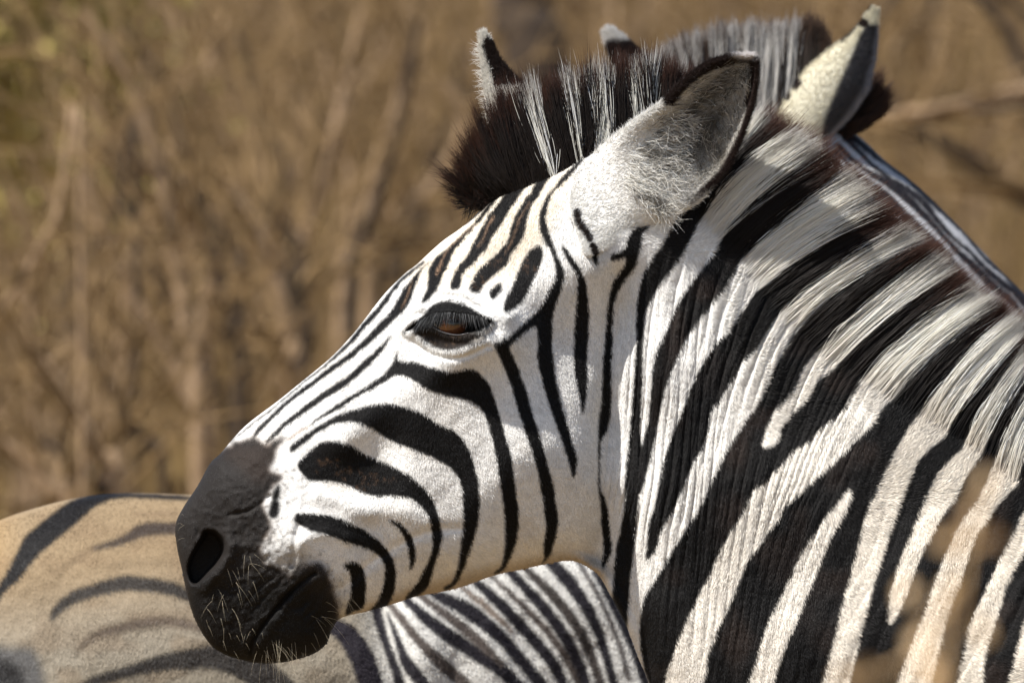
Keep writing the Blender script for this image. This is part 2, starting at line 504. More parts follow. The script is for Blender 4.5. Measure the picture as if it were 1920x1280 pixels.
# neck: dark bands
RB((1360,335,46),(1325,368,44),(1296,402,42),(1265,455,44),(1235,500,42),(1218,530,36),(1206,565,24),(1200,600,16),(1199,650,14),(1196,700,16),(1192,780,19),(1190,820,22),(1190,860,32),(1186,900,30),(1184,940,26),(1179,985,30),(1172,1030,34),(1166,1080,34),(1163,1130,32),(1164,1180,24),(1170,1240,18))
B((1460,395),(1425,430),(1396,471),(1380,499),(1361,533),(1330,574),(1308,602),(1286,636),(1267,677),(1249,724),(1236,780),(1230,815),(1222,850),(1212,890),(1200,925),(1185,930),(1188,880),(1200,840),(1212,800),(1217,780),(1221,724),(1224,686),(1233,649),(1249,617),(1264,580),(1280,549),(1305,514),(1330,483),(1352,439),(1385,392),(1425,350))
B((1610,440),(1540,495),(1480,555),(1452,599),(1424,642),(1392,680),(1367,717),(1346,755),(1336,762),(1324,822),(1299,869),(1283,907),(1267,947),(1242,991),(1227,1032),(1214,1048),(1212,1026),(1217,979),(1230,932),(1239,885),(1252,838),(1267,797),(1282,762),(1296,724),(1311,692),(1330,658),(1355,627),(1380,599),(1405,564),(1430,530),(1470,475),(1550,405))
# everything beyond the next pale band is dark ground with pale bands on it
B((1640,530),(1581,563),(1537,597),(1506,613),(1490,622),(1472,651),(1462,669),(1447,694),(1428,735),(1408,768),(1386,804),(1361,841),(1342,882),(1324,922),(1299,969),(1267,1018),(1242,1060),(1221,1097),(1208,1116),(1202,1140),(1199,1172),(1200,1210),(1207,1255),(1219,1290),(1230,1345),(2050,1400),(2050,500), sm=False)
WN = (0.66, 0.61, 0.51)
def W(*p): ra.poly(p, (0, 0, 0), 1, 1.0)
def Wm(*p):
    pp = np.array(p, float); m = 0.25 + 0.4 * smooth01(1300, 1950, pp[:, 0].mean() + 0.25 * (pp[:, 1].mean() - 700))
    ra.poly(p, tuple(np.array(WHITE) * (1 - m) + np.array(CREAM) * m), 1)
Wm((1690,535),(1631,569),(1587,613),(1550,641),(1525,666),(1503,694),(1487,729),(1472,747),(1450,772),(1434,807),(1428,836),(1456,825),(1462,800),(1484,775),(1512,747),(1531,716),(1556,697),(1587,675),(1619,644),(1666,604),(1720,550))
Wm((1760,540),(1731,566),(1700,591),(1675,629),(1647,666),(1619,701),(1600,735),(1584,763),(1562,785),(1541,800),(1516,826),(1487,844),(1459,876),(1437,901),(1411,919),(1392,960),(1367,1001),(1346,1041),(1331,1075),(1313,1110),(1292,1152),(1272,1197),(1260,1235),(1249,1267),(1243,1330),(1308,1330),(1317,1282),(1324,1255),(1325,1232),(1335,1205),(1350,1165),(1370,1125),(1385,1090),(1405,1047),(1430,1012),(1462,967),(1472,947),(1503,919),(1534,888),(1556,872),(1587,841),(1612,816),(1637,791),(1656,766),(1681,747),(1712,719),(1737,691),(1769,660),(1820,600))
Wm((1588,917),(1560,951),(1530,994),(1512,1017),(1497,1047),(1480,1085),(1460,1125),(1442,1162),(1427,1202),(1415,1242),(1402,1282),(1392,1330),(1440,1330),(1450,1277),(1460,1240),(1477,1202),(1495,1157),(1512,1115),(1530,1075),(1542,1040),(1557,1003),(1580,965),(1595,925))
Wm((1860,580),(1798,640),(1767,677),(1743,738),(1707,799),(1676,847),(1652,896),(1627,951),(1609,1018),(1591,1085),(1572,1158),(1542,1274),(1530,1330),(1580,1330),(1591,1280),(1603,1225),(1621,1152),(1640,1085),(1658,1024),(1682,951),(1707,890),(1731,853),(1767,823),(1810,774),(1847,738),(1910,660))
Wm((1880,720),(1822,805),(1798,847),(1761,884),(1731,939),(1707,1000),(1682,1061),(1667,1122),(1661,1158),(1667,1168),(1682,1146),(1707,1091),(1731,1030),(1761,975),(1792,927),(1828,872),(1865,829),(1920,760))
Wm((1910,800),(1865,866),(1841,920),(1804,975),(1780,1024),(1755,1079),(1731,1146),(1700,1225),(1682,1280),(1670,1330),(1730,1330),(1749,1265),(1767,1182),(1786,1122),(1810,1061),(1835,994),(1877,939),(1920,896),(1960,850))
Wm((1975,880),(1920,957),(1883,1030),(1847,1103),(1816,1176),(1792,1274),(1782,1330),(1830,1330),(1841,1280),(1847,1219),(1865,1164),(1889,1091),(1920,1030),(1985,940))
Wm((1990,1040),(1945,1105),(1920,1158),(1889,1280),(1880,1340),(1940,1340),(1960,1260),(1990,1180))
# muzzle
MZ = [(408,845),(429,836),(472,821),(484,829),(496,833),(515,826),(536,817),(520,838),(512,856),(505,884),(531,890),(518,906),(496,928),(492,944),(497,962),(505,983),(503,1000),(488,1024),(496,1052),(519,1064),(542,1080),(562,1060),(589,1056),(609,1067),(618,1089),(626,1116),(634,1160),(600,1260),(300,1300),(290,850)]
ra.poly(MZ, (0.20, 0.125, 0.08), 5, 0.8)
ra.poly(MZ, (0.05, 0.035, 0.027), 6, 0.75, True, 5.0)
ra.poly(MZ, MUZZ, 3, 1.0, True, 4.5)
for i in range(260):
    t_ = rng.integers(0, 9); ax_, ay_ = ((505,1000),(495,1045),(530,1072),(565,1060),(600,1062),(618,1095),(628,1130),(510,940),(520,900))[t_]
    xx = ax_ + abs(rng.normal(0, 16)) - 4; yy = ay_ + rng.normal(0, 14)
    ra.ribbon([(xx, yy, rng.uniform(1.5, 4)), (xx + rng.uniform(-3, 3), yy + rng.uniform(1, 5), 1.5)], (0.05, 0.042, 0.038), 1, 0.7)
ra.poly([(420,842),(500,832),(512,860),(500,905),(470,900),(440,870)], (0.024, 0.0165, 0.0125), 9, 0.75)
RB((521,914,10),(516,932,16), f=2); RB((516,945,18),(512,962,20), f=2)
ra.poly([(470,1040),(540,1020),(610,1060),(640,1110),(632,1150),(560,1110),(520,1085)], MUZZ, 12, 0.45)
ra.poly([(330,1130),(400,1080),(500,1090),(600,1110),(620,1200),(500,1260),(380,1230)], (0.007,0.0065,0.006), 14, 0.85)  # lower muzzle painted darker, standing in for shade below the lit top
# eye surround
ra.poly([(754,624),(773,602),(790,592),(804,577),(820,567),(838,564),(862,569),(884,577),(906,590),(928,601),(906,616),(905,620),(860,628),(824,618),(790,612)], (0.0028, 0.0025, 0.0024), 1)
ra.poly([(770,613),(782,629),(802,642),(817,652),(838,657),(860,654),(882,648),(912,636),(900,622),(870,624),(838,622),(800,610)], (0.013,0.009,0.007), 2)
ra.poly([(880,640),(900,629),(912,622),(900,636)], (0.4,0.37,0.33), 2, 0.8)
for i in range(26):
    a = rng.uniform(0, 1); xx = 785 + 95 * a; yy = 625 + rng.uniform(-8, 22) * (1 - abs(a - .5))
    ra.ribbon([(xx, yy, 3), (xx + 3, yy + 1, 2.5)], (0.07, 0.045, 0.028) if i % 2 else (0.02, 0.015, 0.012), 1, 0.8)
ra.ribbon([(907,634,2),(925,617,2.5),(945,606,2.5),(965,593,2)], (0.1,0.09,0.08), 1, 0.8)
# orange flecks inside the dark face bands
for i in range(70):
    xx, yy = [(610,870),(650,880),(700,890),(680,905),(895,530),(930,495),(990,500)][i % 7]
    xx += rng.normal(0, 14); yy += rng.normal(0, 7)
    if ra.sample(np.array([xx]), np.array([yy]))[0].sum() < 0.15:
        ra.ribbon([(xx, yy, 2), (xx + rng.uniform(2, 5), yy + 1, 1.5)], (0.16, 0.09, 0.05), 1, 0.6)
ra.mix(0.32 * smooth01(0.1, 0.9, noise2((R_X, R_Y), 60, 21)) * (ra.a.sum(-1) < 0.12) * smooth01(1180, 1300, R_X), (0.04, 0.024, 0.017))

ra.a *= (1 + 0.05 * noise2((R_X, R_Y), 14, 201) + 0.05 * noise2((R_X, R_Y), 5, 202) + 0.05 * noise2((R_X, R_Y), 40, 203))[..., None]
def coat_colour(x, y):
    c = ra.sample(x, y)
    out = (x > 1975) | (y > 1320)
    q = np.where(x + 0.42 * (y - 1280) > 1640, ((x + 0.42 * (y - 1280) - 1682) / 105) % 1.0, ((x + 0.42 * (y - 1280) - 1250) / 145) % 1.0)
    w = np.where((q < 0.56)[..., None], np.array((0.64, 0.55, 0.42)), np.array(BLACK))
    return np.where(out[..., None], w, c)

# ------------------------------------------------------------------ NEAR ZEBRA: form
PL1 = Plane(0.0)
OUT1 = [(413,850),(394,868),(370,911),(344,950),(329,983),(331,1022),(341,1069),(351,1116),(366,1163),(392,1206),(417,1225),(448,1236),(484,1243),(519,1243),(552,1237),(589,1225),(612,1206),(622,1180),(640,1158),(691,1145),(740,1131),(780,1118),(855,1103),(928,1078),(983,1066),(1019,1058),(1060,1051),(1085,1054),(1110,1068),(1125,1081),(1147,1120),(1176,1177),(1198,1235),(1216,1280),(1245,1380),(1300,1500),(1400,1650),(1560,1850),(1800,2050),(2200,2200),(2700,2250),(3200,2150),(3420,2000),(3620,1750),(3700,1450),(3670,1180),(3560,1010),(3350,930),(3000,920),(2600,960),(2300,955),(2120,920),(1990,890),(1915,828),(1860,778),(1775,715),(1685,658),(1600,603),(1520,522),(1455,443),(1385,362),(1330,310),(1280,275),(1220,252),(1160,248),(1110,262),(1060,290),(1010,318),(965,345),(925,372),(902,393),(882,413),(861,430),(831,451),(806,473),(780,497),(759,513),(721,551),(679,605),(655,634),(617,673),(566,715),(519,753),(459,799)]
KP = [(400,1000,.58),(500,1050,.60),(480,1180,.52),(600,880,.52),(560,1000,.55),(700,760,.56),(760,1000,.50),(850,600,.66),(900,480,.62),(980,850,.50),(960,1000,.48),(1080,450,.56),(1090,700,.37),(1170,800,.29),(1200,600,.34),(1150,1000,.29),(1290,700,.37),(1260,1000,.40),(1240,1200,.46),(1450,700,.40),(1450,1000,.44),(1650,900,.46),(1800,1100,.50),(1500,1250,.50),(1900,1300,.54),(2200,1600,.55),(3000,1600,.55)]
F1 = Field(OUT1, KP)
EYE_OPEN = catmull([(764,619),(780,607),(796,602),(812,596),(826,591),(842,589),(862,590),(882,593),(902,599),(916,604),(903,614),(882,623),(860,627),(840,624),(822,616),(802,609),(780,612)], True, 4)
NOSTRIL = catmull([(384,992),(404,994),(420,1012),(422,1034),(411,1056),(390,1078),(370,1096),(355,1091),(350,1064),(361,1032),(376,1006)], True, 4)
MOUTH = catmull([(590,1074),(566,1090),(545,1108),(519,1139),(491,1175),(474,1202),(468,1236)], False, 5)
CHEEK = catmull([(745,800),(800,690),(900,620),(1000,620),(1090,720),(1130,850),(1115,980),(1050,1035),(900,1060),(790,1060),(730,960)], True, 5)

def soft(poly_d, w):        # signed distance (inside negative) -> 0..1 soft mask
    return smooth01(w, -w, poly_d)

def sd(x, y, poly):
    d = seg_dist(x, y, poly)
    return np.where(inside(x, y, poly), -d, d)

def g(x, y, cx, cy, rx, ry, rot=0.0):
    c, s_ = math.cos(rot), math.sin(rot)
    u = (x - cx) * c + (y - cy) * s_; v = -(x - cx) * s_ + (y - cy) * c
    return np.exp(-(u / rx) ** 2 - (v / ry) ** 2)

def ridge(x, y, pts, w):
    d = seg_dist(x, y, catmull(pts, False, 5), closed=False)
    return np.exp(-(d / w) ** 2)

def height1(x, y, d, base):
    h = base.copy()
    near = (x < 2000) & (y < 1400)
    xi, yi = x[near], y[near]
    e = np.zeros(xi.shape)
    edge = smooth01(0, 60, d[near])
    # orbit and brow, cheek bone, jaw muscle
    e += 34 * g(xi, yi, 850, 590, 92, 62, 0.15) + 14 * ridge(xi, yi, [(770,590),(830,552),(900,562),(950,592)], 22)
    e += 15 * ridge(xi, yi, [(940,640),(830,680),(740,740),(640,830)], 34)
    e -= 16 * g(xi, yi, 700, 870, 110, 60, -0.5) + 14 * g(xi, yi, 960, 480, 60, 45)
    e += 20 * soft(sd(xi, yi, CHEEK), 46)
    e -= 22 * ridge(xi, yi, [(1165,520),(1150,640),(1140,780),(1135,900),(1128,1000),(1110,1060)], 26)
    e -= 26 * smooth01(930, 1150, xi) * smooth01(1250, 1160, xi) * smooth01(480, 640, yi)
    e += 10 * ridge(xi, yi, [(960,880),(900,950),(850,1030)], 50)
    # soft folds of the lips and cheek in front
    e += 6 * ridge(xi, yi, [(560,1020),(600,1000),(650,1010)], 14) - 5 * ridge(xi, yi, [(545,1060),(552,1020),(560,985)], 7) + 6 * ridge(xi, yi, [(600,930),(640,940),(690,960)], 16)
    e += 12 * g(xi, yi, 560, 1010, 60, 45) - 9 * ridge(xi, yi, [(640,1105),(700,1050),(790,1000),(860,990)], 10) * 0.5
    e += 7 * ridge(xi, yi, [(665,960),(730,955),(800,975)], 22)
    # eyelids, eye socket
    eo = sd(xi, yi, EYE_OPEN)
    e += 7 * np.exp(-((eo - 6) / 7) ** 2) - 22 * soft(eo, 3.0) + 9 * g(xi, yi, 850, 584, 62, 11, 0.1)
    e += 6 * ridge(xi, yi, [(775,630),(815,655),(860,658),(905,640)], 9) - 4 * ridge(xi, yi, [(775,640),(815,666),(862,670),(915,648)], 5)
    e -= 4 * ridge(xi, yi, [(790,588),(815,562),(850,558),(900,575)], 5)
    # nostril
    no = sd(xi, yi, NOSTRIL)
    e += (-4 + 18 * smooth01(-30, 30, (xi - 390) * 0.8 + (yi - 1045) * 0.6)) * np.exp(-((no - 8) / 12) ** 2) * edge - 85 * soft(no + 5, 7)
    e += (2.0 * noise2((xi, yi), 7, 55) + 2.2 * noise2((xi, yi), 17, 56)) * g(xi, yi, 450, 1060, 140, 190)
    e -= 3.0 * np.exp(-((((xi * 0.62 + yi * 0.78 + 7 * noise2((xi, yi), 50, 71)) / 17.0) % 1.0 - 0.5) / 0.14) ** 2) * (g(xi, yi, 500, 1120, 50, 42) + g(xi, yi, 585, 1130, 36, 50)) * smooth01(-0.6, 0.2, noise2((xi, yi), 26, 73))
    e -= 4.0 * ridge(xi, yi, [(430,965),(470,955),(505,930)], 5) + 3.5 * ridge(xi, yi, [(372,940),(368,975),(372,1000)], 6)
    e += 10 * g(xi, yi, 440, 920, 60, 50)
    # mouth
    md = seg_dist(xi, yi, MOUTH, closed=False)
    e += -9 * np.exp(-(md / 3.2) ** 2) + 5 * np.exp(-((md - 13) / 10) ** 2)
    e += 12 * g(xi, yi, 540, 1190, 55, 38) + 5 * g(xi, yi, 600, 1085, 22, 18)
    # wrinkles of the lips
    e += 1.6 * np.sin((xi * 0.8 + yi * 0.6 + 9 * noise2((xi, yi), 30, 31)) / 3.0) * g(xi, yi, 560, 1120, 60, 50)
    # throat and neck folds
    Y = yi - 800
    x0 = (xi - 0.95 * Y) / np.maximum(1 - 0.000875 * Y, 0.25)
    x0 = xi + (x0 - xi) * 1.0
    lean = 0.10 + 0.34 * smooth01(1180, 1600, xi)
    q = xi + lean * Y + 7 * noise2((xi, yi), 150, 41) + 1.5 * noise2((xi, yi), 60, 42)
    amp = smooth01(1120, 1190, xi) * smooth01(1700, 1480, xi + 0.35 * Y) * smooth01(430, 560, yi) * smooth01(1330, 1080, yi)
    amp = amp * (0.55 + 0.45 * noise2((xi, yi), 160, 43)) 
    ph = q / 25.0 + 0.8 * noise2((q, yi * 0.16), 60, 44)
    f1 = np.abs(np.sin(math.pi * ph)) ** 0.55
    e += 6.0 * amp * (f1 - 0.6)
    ph2 = q / 11.0 + 0.8 * noise2((q, yi * 0.2), 30, 46)
    e += 0.8 * amp * np.sin(2 * math.pi * ph2) * smooth01(-0.3, 0.5, noise2((xi, yi), 90, 47))
    thr = smooth01(1105, 1150, xi) * smooth01(1400, 1290, xi) * smooth01(520, 620, yi) * smooth01(1120, 980, yi)
    fq = ((xi + 0.10 * Y + 3 * noise2((xi, yi), 90, 57)) / 15.5 + 0.5 * noise2((xi, yi * 0.2), 40, 58)) % 1.0
    e -= 4.2 * thr * np.exp(-((fq - 0.5) / 0.15) ** 2) * smooth01(-0.7, 0.1, noise2((xi, yi * 0.35), 40, 59))
    fq2 = ((q + 2 * noise2((xi, yi), 60, 67)) / 24.0) % 1.0
    e -= 4.0 * amp * smooth01(1200, 1300, xi) * np.exp(-((fq2 - 0.5) / 0.11) ** 2) * smooth01(-0.5, 0.3, noise2((xi, yi * 0.4), 60, 69))
    lower = smooth01(1000, 1120, yi) * smooth01(1150, 1300, xi)
    e += 1.2 * lower * noise2((q * 1.0, yi * 0.10), 16, 48)
    e += 4.0 * smooth01(1200, 1400, xi) * noise2((xi, yi), 110, 49)
    # right shoulder folds
    amp2 = smooth01(1480, 1600, xi + 0.35 * Y) * smooth01(750, 900, yi)
    e += 1.0 * amp2 * (np.abs(np.sin(math.pi * (q + 30 * noise2((xi, yi), 200, 52)) / 38.0)) ** 0.8 - 0.6)
    e += 0.8 * noise2((xi, yi), 22, 50) + 0.25 * noise2((xi, yi), 9, 51)
    e *= smooth01(0, 26, d[near])
    h[near] = h[near] + e
    return h

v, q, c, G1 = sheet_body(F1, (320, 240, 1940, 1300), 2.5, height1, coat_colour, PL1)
gz = PL1.ground()
X1 = lambda x: (x - 960) * P
legs = [leg(X1(1960), -0.13, 0.62, 1, PL1, False, (0.62, 0.55, 0.45)), leg(X1(2040), 0.13, 0.62, 1, PL1, False, (0.62, 0.55, 0.45)),
        leg(X1(3420), -0.14, 0.68, 1, PL1, True, (0.62, 0.55, 0.45)), leg(X1(3500), 0.14, 0.68, 1, PL1, True, (0.62, 0.55, 0.45))]
v, q, c = add_parts(v, q, c, legs)
z1 = tag(empty('zebra', (X1(2500), 0, 0)), 'nearest zebra in sharp focus, dark muzzle pointing left, large pale ear', 'zebra', 'zebras standing close together')
body1 = np_mesh('body', v, q, None, M_SKIN, z1, c)

def h_at(Gd, x, y):
    xs, ys, H, ok = Gd
    i = np.clip(np.searchsorted(xs, x) - 1, 0, len(xs) - 2); j = np.clip(np.searchsorted(ys, y) - 1, 0, len(ys) - 2)
    f = (x - xs[i]) / (xs[i + 1] - xs[i]); g_ = (y - ys[j]) / (ys[j + 1] - ys[j])
    f = np.clip(f, 0, 1); g_ = np.clip(g_, 0, 1)
    return (H[j, i] * (1 - f) + H[j, i + 1] * f) * (1 - g_) + (H[j + 1, i] * (1 - f) + H[j + 1, i + 1] * f) * g_

GD1 = [(900,392,858,352),(915,380,866,318),(940,366,896,262),(985,350,940,208),(1035,330,996,178),(1085,302,1060,152),(1130,275,1125,138),(1200,272,1205,122),(1270,300,1290,150),(1315,352,1425,222),(1345,400,1505,262),(1415,480,1600,345),(1475,565,1690,432),(1560,645,1755,488),(1640,702,1825,556),(1740,755,1890,600),(1830,806,1940,640),(1890,856,1972,690),(2000,925,2060,800)]

def flow1(x, y):
    """lie of the coat, unit vectors (dx, dy) in the side view"""
    pts = np.array([(450,850,-.3,.9),(600,720,-.6,.8),(760,560,-.55,.8),(880,450,-.4,.9),(1000,400,-.3,.95),(700,900,.1,1),(850,800,.35,.9),(960,850,.3,.95),(900,1050,.8,.5),(1050,900,.2,1),(1100,600,.2,1),(840,545,.3,-.6),(850,680,.3,.9),(1180,700,0,1),(1300,700,-.1,1),(1350,500,-.5,.9),(1400,1000,-.2,1),(1600,800,-.3,1),(1600,650,-.5,.8),(1800,1000,-.1,1),(500,1150,-.3,.9),(560,1000,.5,.8),(1300,350,.5,-.6),(1350,415,.6,-.75),(1395,470,.6,-.75),(1440,535,.6,-.75),(1500,605,.6,-.75),(1560,660,.58,-.78),(1620,705,.58,-.78),(1690,745,.55,-.8),(1760,785,.52,-.82),(1830,825,.5,-.84),(1890,880,.5,-.85)])
    u = np.zeros(x.shape); w = np.zeros(x.shape)
    for px, py, dx, dy in pts:
        k = 1 / ((x - px) ** 2 + (y - py) ** 2 + 900)
        n = math.hypot(dx, dy); u += k * dx / n; w += k * dy / n
    a = np.arctan2(w, u) + 0.35 * noise2((x, y), 50, 61)
    return np.cos(a), np.sin(a)

def coat(field, Gd, plane, box, n, colour, flow, length, radius, name, parent, side=1, avoid=None, lift=0.18, bright=0.13, k=3, mat=None):
    x = rng.uniform(box[0], box[2], n); y = rng.uniform(box[1], box[3], n)
    ok = inside(x, y, field.poly)
    if avoid is not None:
        ok &= ~avoid(x, y)
    x, y = x[ok], y[ok]
    e = 1.5
    h = h_at(Gd, x, y)
    gx = (h_at(Gd, x + e, y) - h_at(Gd, x - e, y)) / (2 * e); gy = (h_at(Gd, x, y + e) - h_at(Gd, x, y - e)) / (2 * e)
    gx = np.clip(gx, -3, 3); gy = np.clip(gy, -3, 3)
    N = np.stack([-gx, -gy, np.ones_like(gx)], -1); N /= np.linalg.norm(N, axis=1, keepdims=True)
    fx, fy = flow(x, y)
    T = np.stack([fx, fy, gx * fx + gy * fy], -1); T /= np.linalg.norm(T, axis=1, keepdims=True)
    J = rng.normal(0, 0.13, T.shape)
    L = (length(x, y) if callable(length) else length) * rng.uniform(0.6, 1.25, len(x))
    lf = lift * rng.uniform(0.6, 1.5, len(x))[:, None]
    d0 = T + N * (lf + 0.12) + J * 0.6
    d1 = T + N * (lf - 0.12) + J
    d0 /= np.linalg.norm(d0, axis=1, keepdims=True); d1 /= np.linalg.norm(d1, axis=1, keepdims=True)
    p0 = np.stack([x, y, h], -1) - N * 1.0
    p1 = p0 + d0 * (L * 0.5)[:, None]; p2 = p1 + d1 * (L * 0.5)[:, None]
    pts = np.stack([p0, p1, p2], 1)
    W_ = plane.w(pts[..., 0], pts[..., 1], pts[..., 2] * 1.0)
    if side < 0: W_[..., 1] = 2 * plane.back - W_[..., 1]
    r = radius * plane.k * rng.uniform(0.7, 1.25, (len(x), 1)) * np.array([[1.0, 0.8, 0.12]])
    col = colour(x + rng.normal(0, 1.5, len(x)), y + rng.normal(0, 1.5, len(x)))
    col = col * (1 + rng.normal(0, bright, len(x)))[:, None] + (np.abs(rng.normal(0, 0.0058, len(x))) * (col.sum(1) < 0.3) * np.where((x < 560) & (y > 800), 3.2, 1.0))[:, None]  # dark hairs lightened at random to paint in sparkle, most on the muzzle
    col = np.clip(col, 0.004, 0.9)
    o = np_curves(name, W_, r, col, mat or M_FUR, parent)
    return o

def len1(x, y):
    L = 7.0 + 0 * x
    L = np.where(x < 640, 5.5, L)
    L = L + 2.5 * smooth01(1150, 1400, x)
    L = np.where((x < 560) & (y > 830), 4.0, L)
    dm = seg_dist(x, y, np.array([(q_[0], q_[1]) for q_ in GD1[9:]], float), closed=False)
    L = L + 16 * smooth01(75, 5, dm) ** 1.5 * (x > 1290)
    return L

def avoid1(x, y):
    return inside(x, y, EYE_OPEN) | inside(x, y, NOSTRIL) | (seg_dist(x, y, MOUTH, closed=False) < 4)

N_FUR = 950000
cf = coat(F1, G1, PL1, (325, 240, 1945, 1300), N_FUR, coat_colour, flow1, len1, 0.40, 'coat', z1, 1, avoid1)
cf['kind'] = 'stuff'
cb = coat(F1, G1, PL1, (325, 240, 1945, 1300), 60000, coat_colour, flow1, len1, 1.3, 'coat', z1, -1, avoid1)
cb['kind'] = 'stuff'

# ------------------------------------------------------------------ ears
def ear_mesh(name, base, tip, side, wl, wr, dome, cup, colour, plane, parent, bend=0.0, ns=64, na=48, cup_from=0.42, thick=12, cup_shift=0.15, rim=10, skin=None):
    """base, tip: (x, y, h); side: unit (dx, dy, dh) across the ear; wl, wr: half widths along the ear on the two sides"""
    base, tip, side = (np.array(t, float) for t in (base, tip, side))
    s = np.linspace(0, 1, ns)
    axis = base[None] * (1 - s)[:, None] + tip[None] * s[:, None]
    axis += (np.sin(math.pi * s) * bend)[:, None] * side[None]
    out = np.cross(side, tip - base); out /= np.linalg.norm(out)
    if out[2] < 0: out = -out
    def prof(w):
        w = np.array(w, float)
        return np.interp(s, w[:, 0], w[:, 1])
    def sm_(a):
        a = a.copy()
        for _ in range(3): a[1:-1] = 0.25 * a[:-2] + 0.5 * a[1:-1] + 0.25 * a[2:]
        return a
    L, R = sm_(prof(wl)), sm_(prof(wr))
    a = np.sin(np.linspace(-math.pi / 2, math.pi / 2, na))
    A, S = np.meshgrid(a, s)
    off = np.where(A < 0, A * L[:, None], A * R[:, None])
    wid = 0.5 * (L + R)[:, None]
    bulge = np.sqrt(np.clip(1 - A ** 2, 0, 1))
    cf_ = smooth01(cup_from - 0.18, cup_from + 0.22, S + 0.0 * A)
    scale = np.clip(wid / wid.max(), 0.05, 1)
    front = dome * bulge * (1 - cf_) * scale - cup * np.clip(1 - ((A - cup_shift) / 0.95) ** 2, 0, 1) * cf_ * scale + rim * cf_ * np.exp(-((np.abs(A) - 0.93) / 0.1) ** 2)
    back = -(thick + dome * 0.5 + cup * cf_ * 0.7) * bulge * scale
    front = front * (bulge ** 0.3)
    def pos(hh):
        return axis[:, None, :] + off[..., None] * side + hh[..., None] * out
    pf, pb = pos(front), pos(back)
    if skin is not None:
        k_ = smooth01(0.02, 0.42, S)
        hh = h_at(skin, pf[..., 0], pf[..., 1])
        pf[..., 2] = (hh + 3 + 5 * bulge) * (1 - k_) + pf[..., 2] * k_
        pb[..., 2] = np.minimum(pb[..., 2], (h_at(skin, pb[..., 0], pb[..., 1]) - 12) * (1 - k_) + pb[..., 2] * k_)
    n = ns * na
    V = np.concatenate([pf.reshape(-1, 3), pb.reshape(-1, 3)])
    idx = np.arange(n).reshape(ns, na)
    qf = np.stack([idx[:-1, :-1], idx[1:, :-1], idx[1:, 1:], idx[:-1, 1:]], -1).reshape(-1, 4)
    quads = np.concatenate([qf, (qf + n)[:, ::-1]])
    ef = [(idx[i, e] , idx[i + 1, e], idx[i + 1, e] + n, idx[i, e] + n) for i in range(ns - 1) for e in (0, na - 1)]
    et = [(idx[e, j], idx[e, j + 1], idx[e, j + 1] + n, idx[e, j] + n) for j in range(na - 1) for e in (0, ns - 1)]
    quads = np.concatenate([quads, np.array(ef + et)])
    cols = np.concatenate([colour(V[:n, 0], V[:n, 1], S.ravel(), A.ravel(), True), colour(V[n:, 0], V[n:, 1], S.ravel(), A.ravel(), False)])
    W_ = plane.w(V[:, 0], V[:, 1], V[:, 2])
    o = np_mesh(name, W_, quads, None, M_SKIN, parent, cols)
    return o, (pf, pb, S, A, cols, out, side, (tip - base) / np.linalg.norm(tip - base))

def ear_hair(name, E, plane, parent, n, length, radius, direct, colour, front=True, sel=None, k=4):
    pf, pb, S, A, cols, out, side, ax = E
    P_ = pf if front else pb
    ns, na = S.shape
    i = rng.uniform(0, ns - 1.001, n); j = rng.uniform(0, na - 1.001, n)
    i0, j0 = i.astype(int), j.astype(int); f, g_ = (i - i0)[:, None], (j - j0)[:, None]
    p = (P_[i0, j0] * (1 - g_) + P_[i0, j0 + 1] * g_) * (1 - f) + (P_[i0 + 1, j0] * (1 - g_) + P_[i0 + 1, j0 + 1] * g_) * f
    s, a = S[i0, j0], A[i0, j0]
    if sel is not None:
        m = sel(p, s, a); p, s, a, i0, j0 = p[m], s[m], a[m], i0[m], j0[m]
    d = direct(p, s, a) + rng.normal(0, 0.16, p.shape)
    d /= np.linalg.norm(d, axis=1, keepdims=True)
    L = length(p, s, a) * rng.uniform(0.55, 1.2, len(p))
    curl = rng.normal(0, 0.18, p.shape)
    pts = [p]
    for t in range(1, k):
        dd = d + curl * t
        pts.append(pts[-1] + dd / np.linalg.norm(dd, axis=1, keepdims=True) * (L / (k - 1))[:, None])
    pts = np.stack(pts, 1)
    W_ = plane.w(pts[..., 0], pts[..., 1], pts[..., 2])
    r = radius * plane.k * rng.uniform(0.7, 1.2, (len(p), 1)) * np.linspace(1, 0.12, k)[None]
    col = np.clip(colour(p[:, 0], p[:, 1], s, a, front) * (1 + rng.normal(0, 0.14, len(p)))[:, None], 0.004, 0.85)
    o = np_curves(name, W_, r, col, M_MANE, parent)
    o['kind'] = 'stuff'
    return o

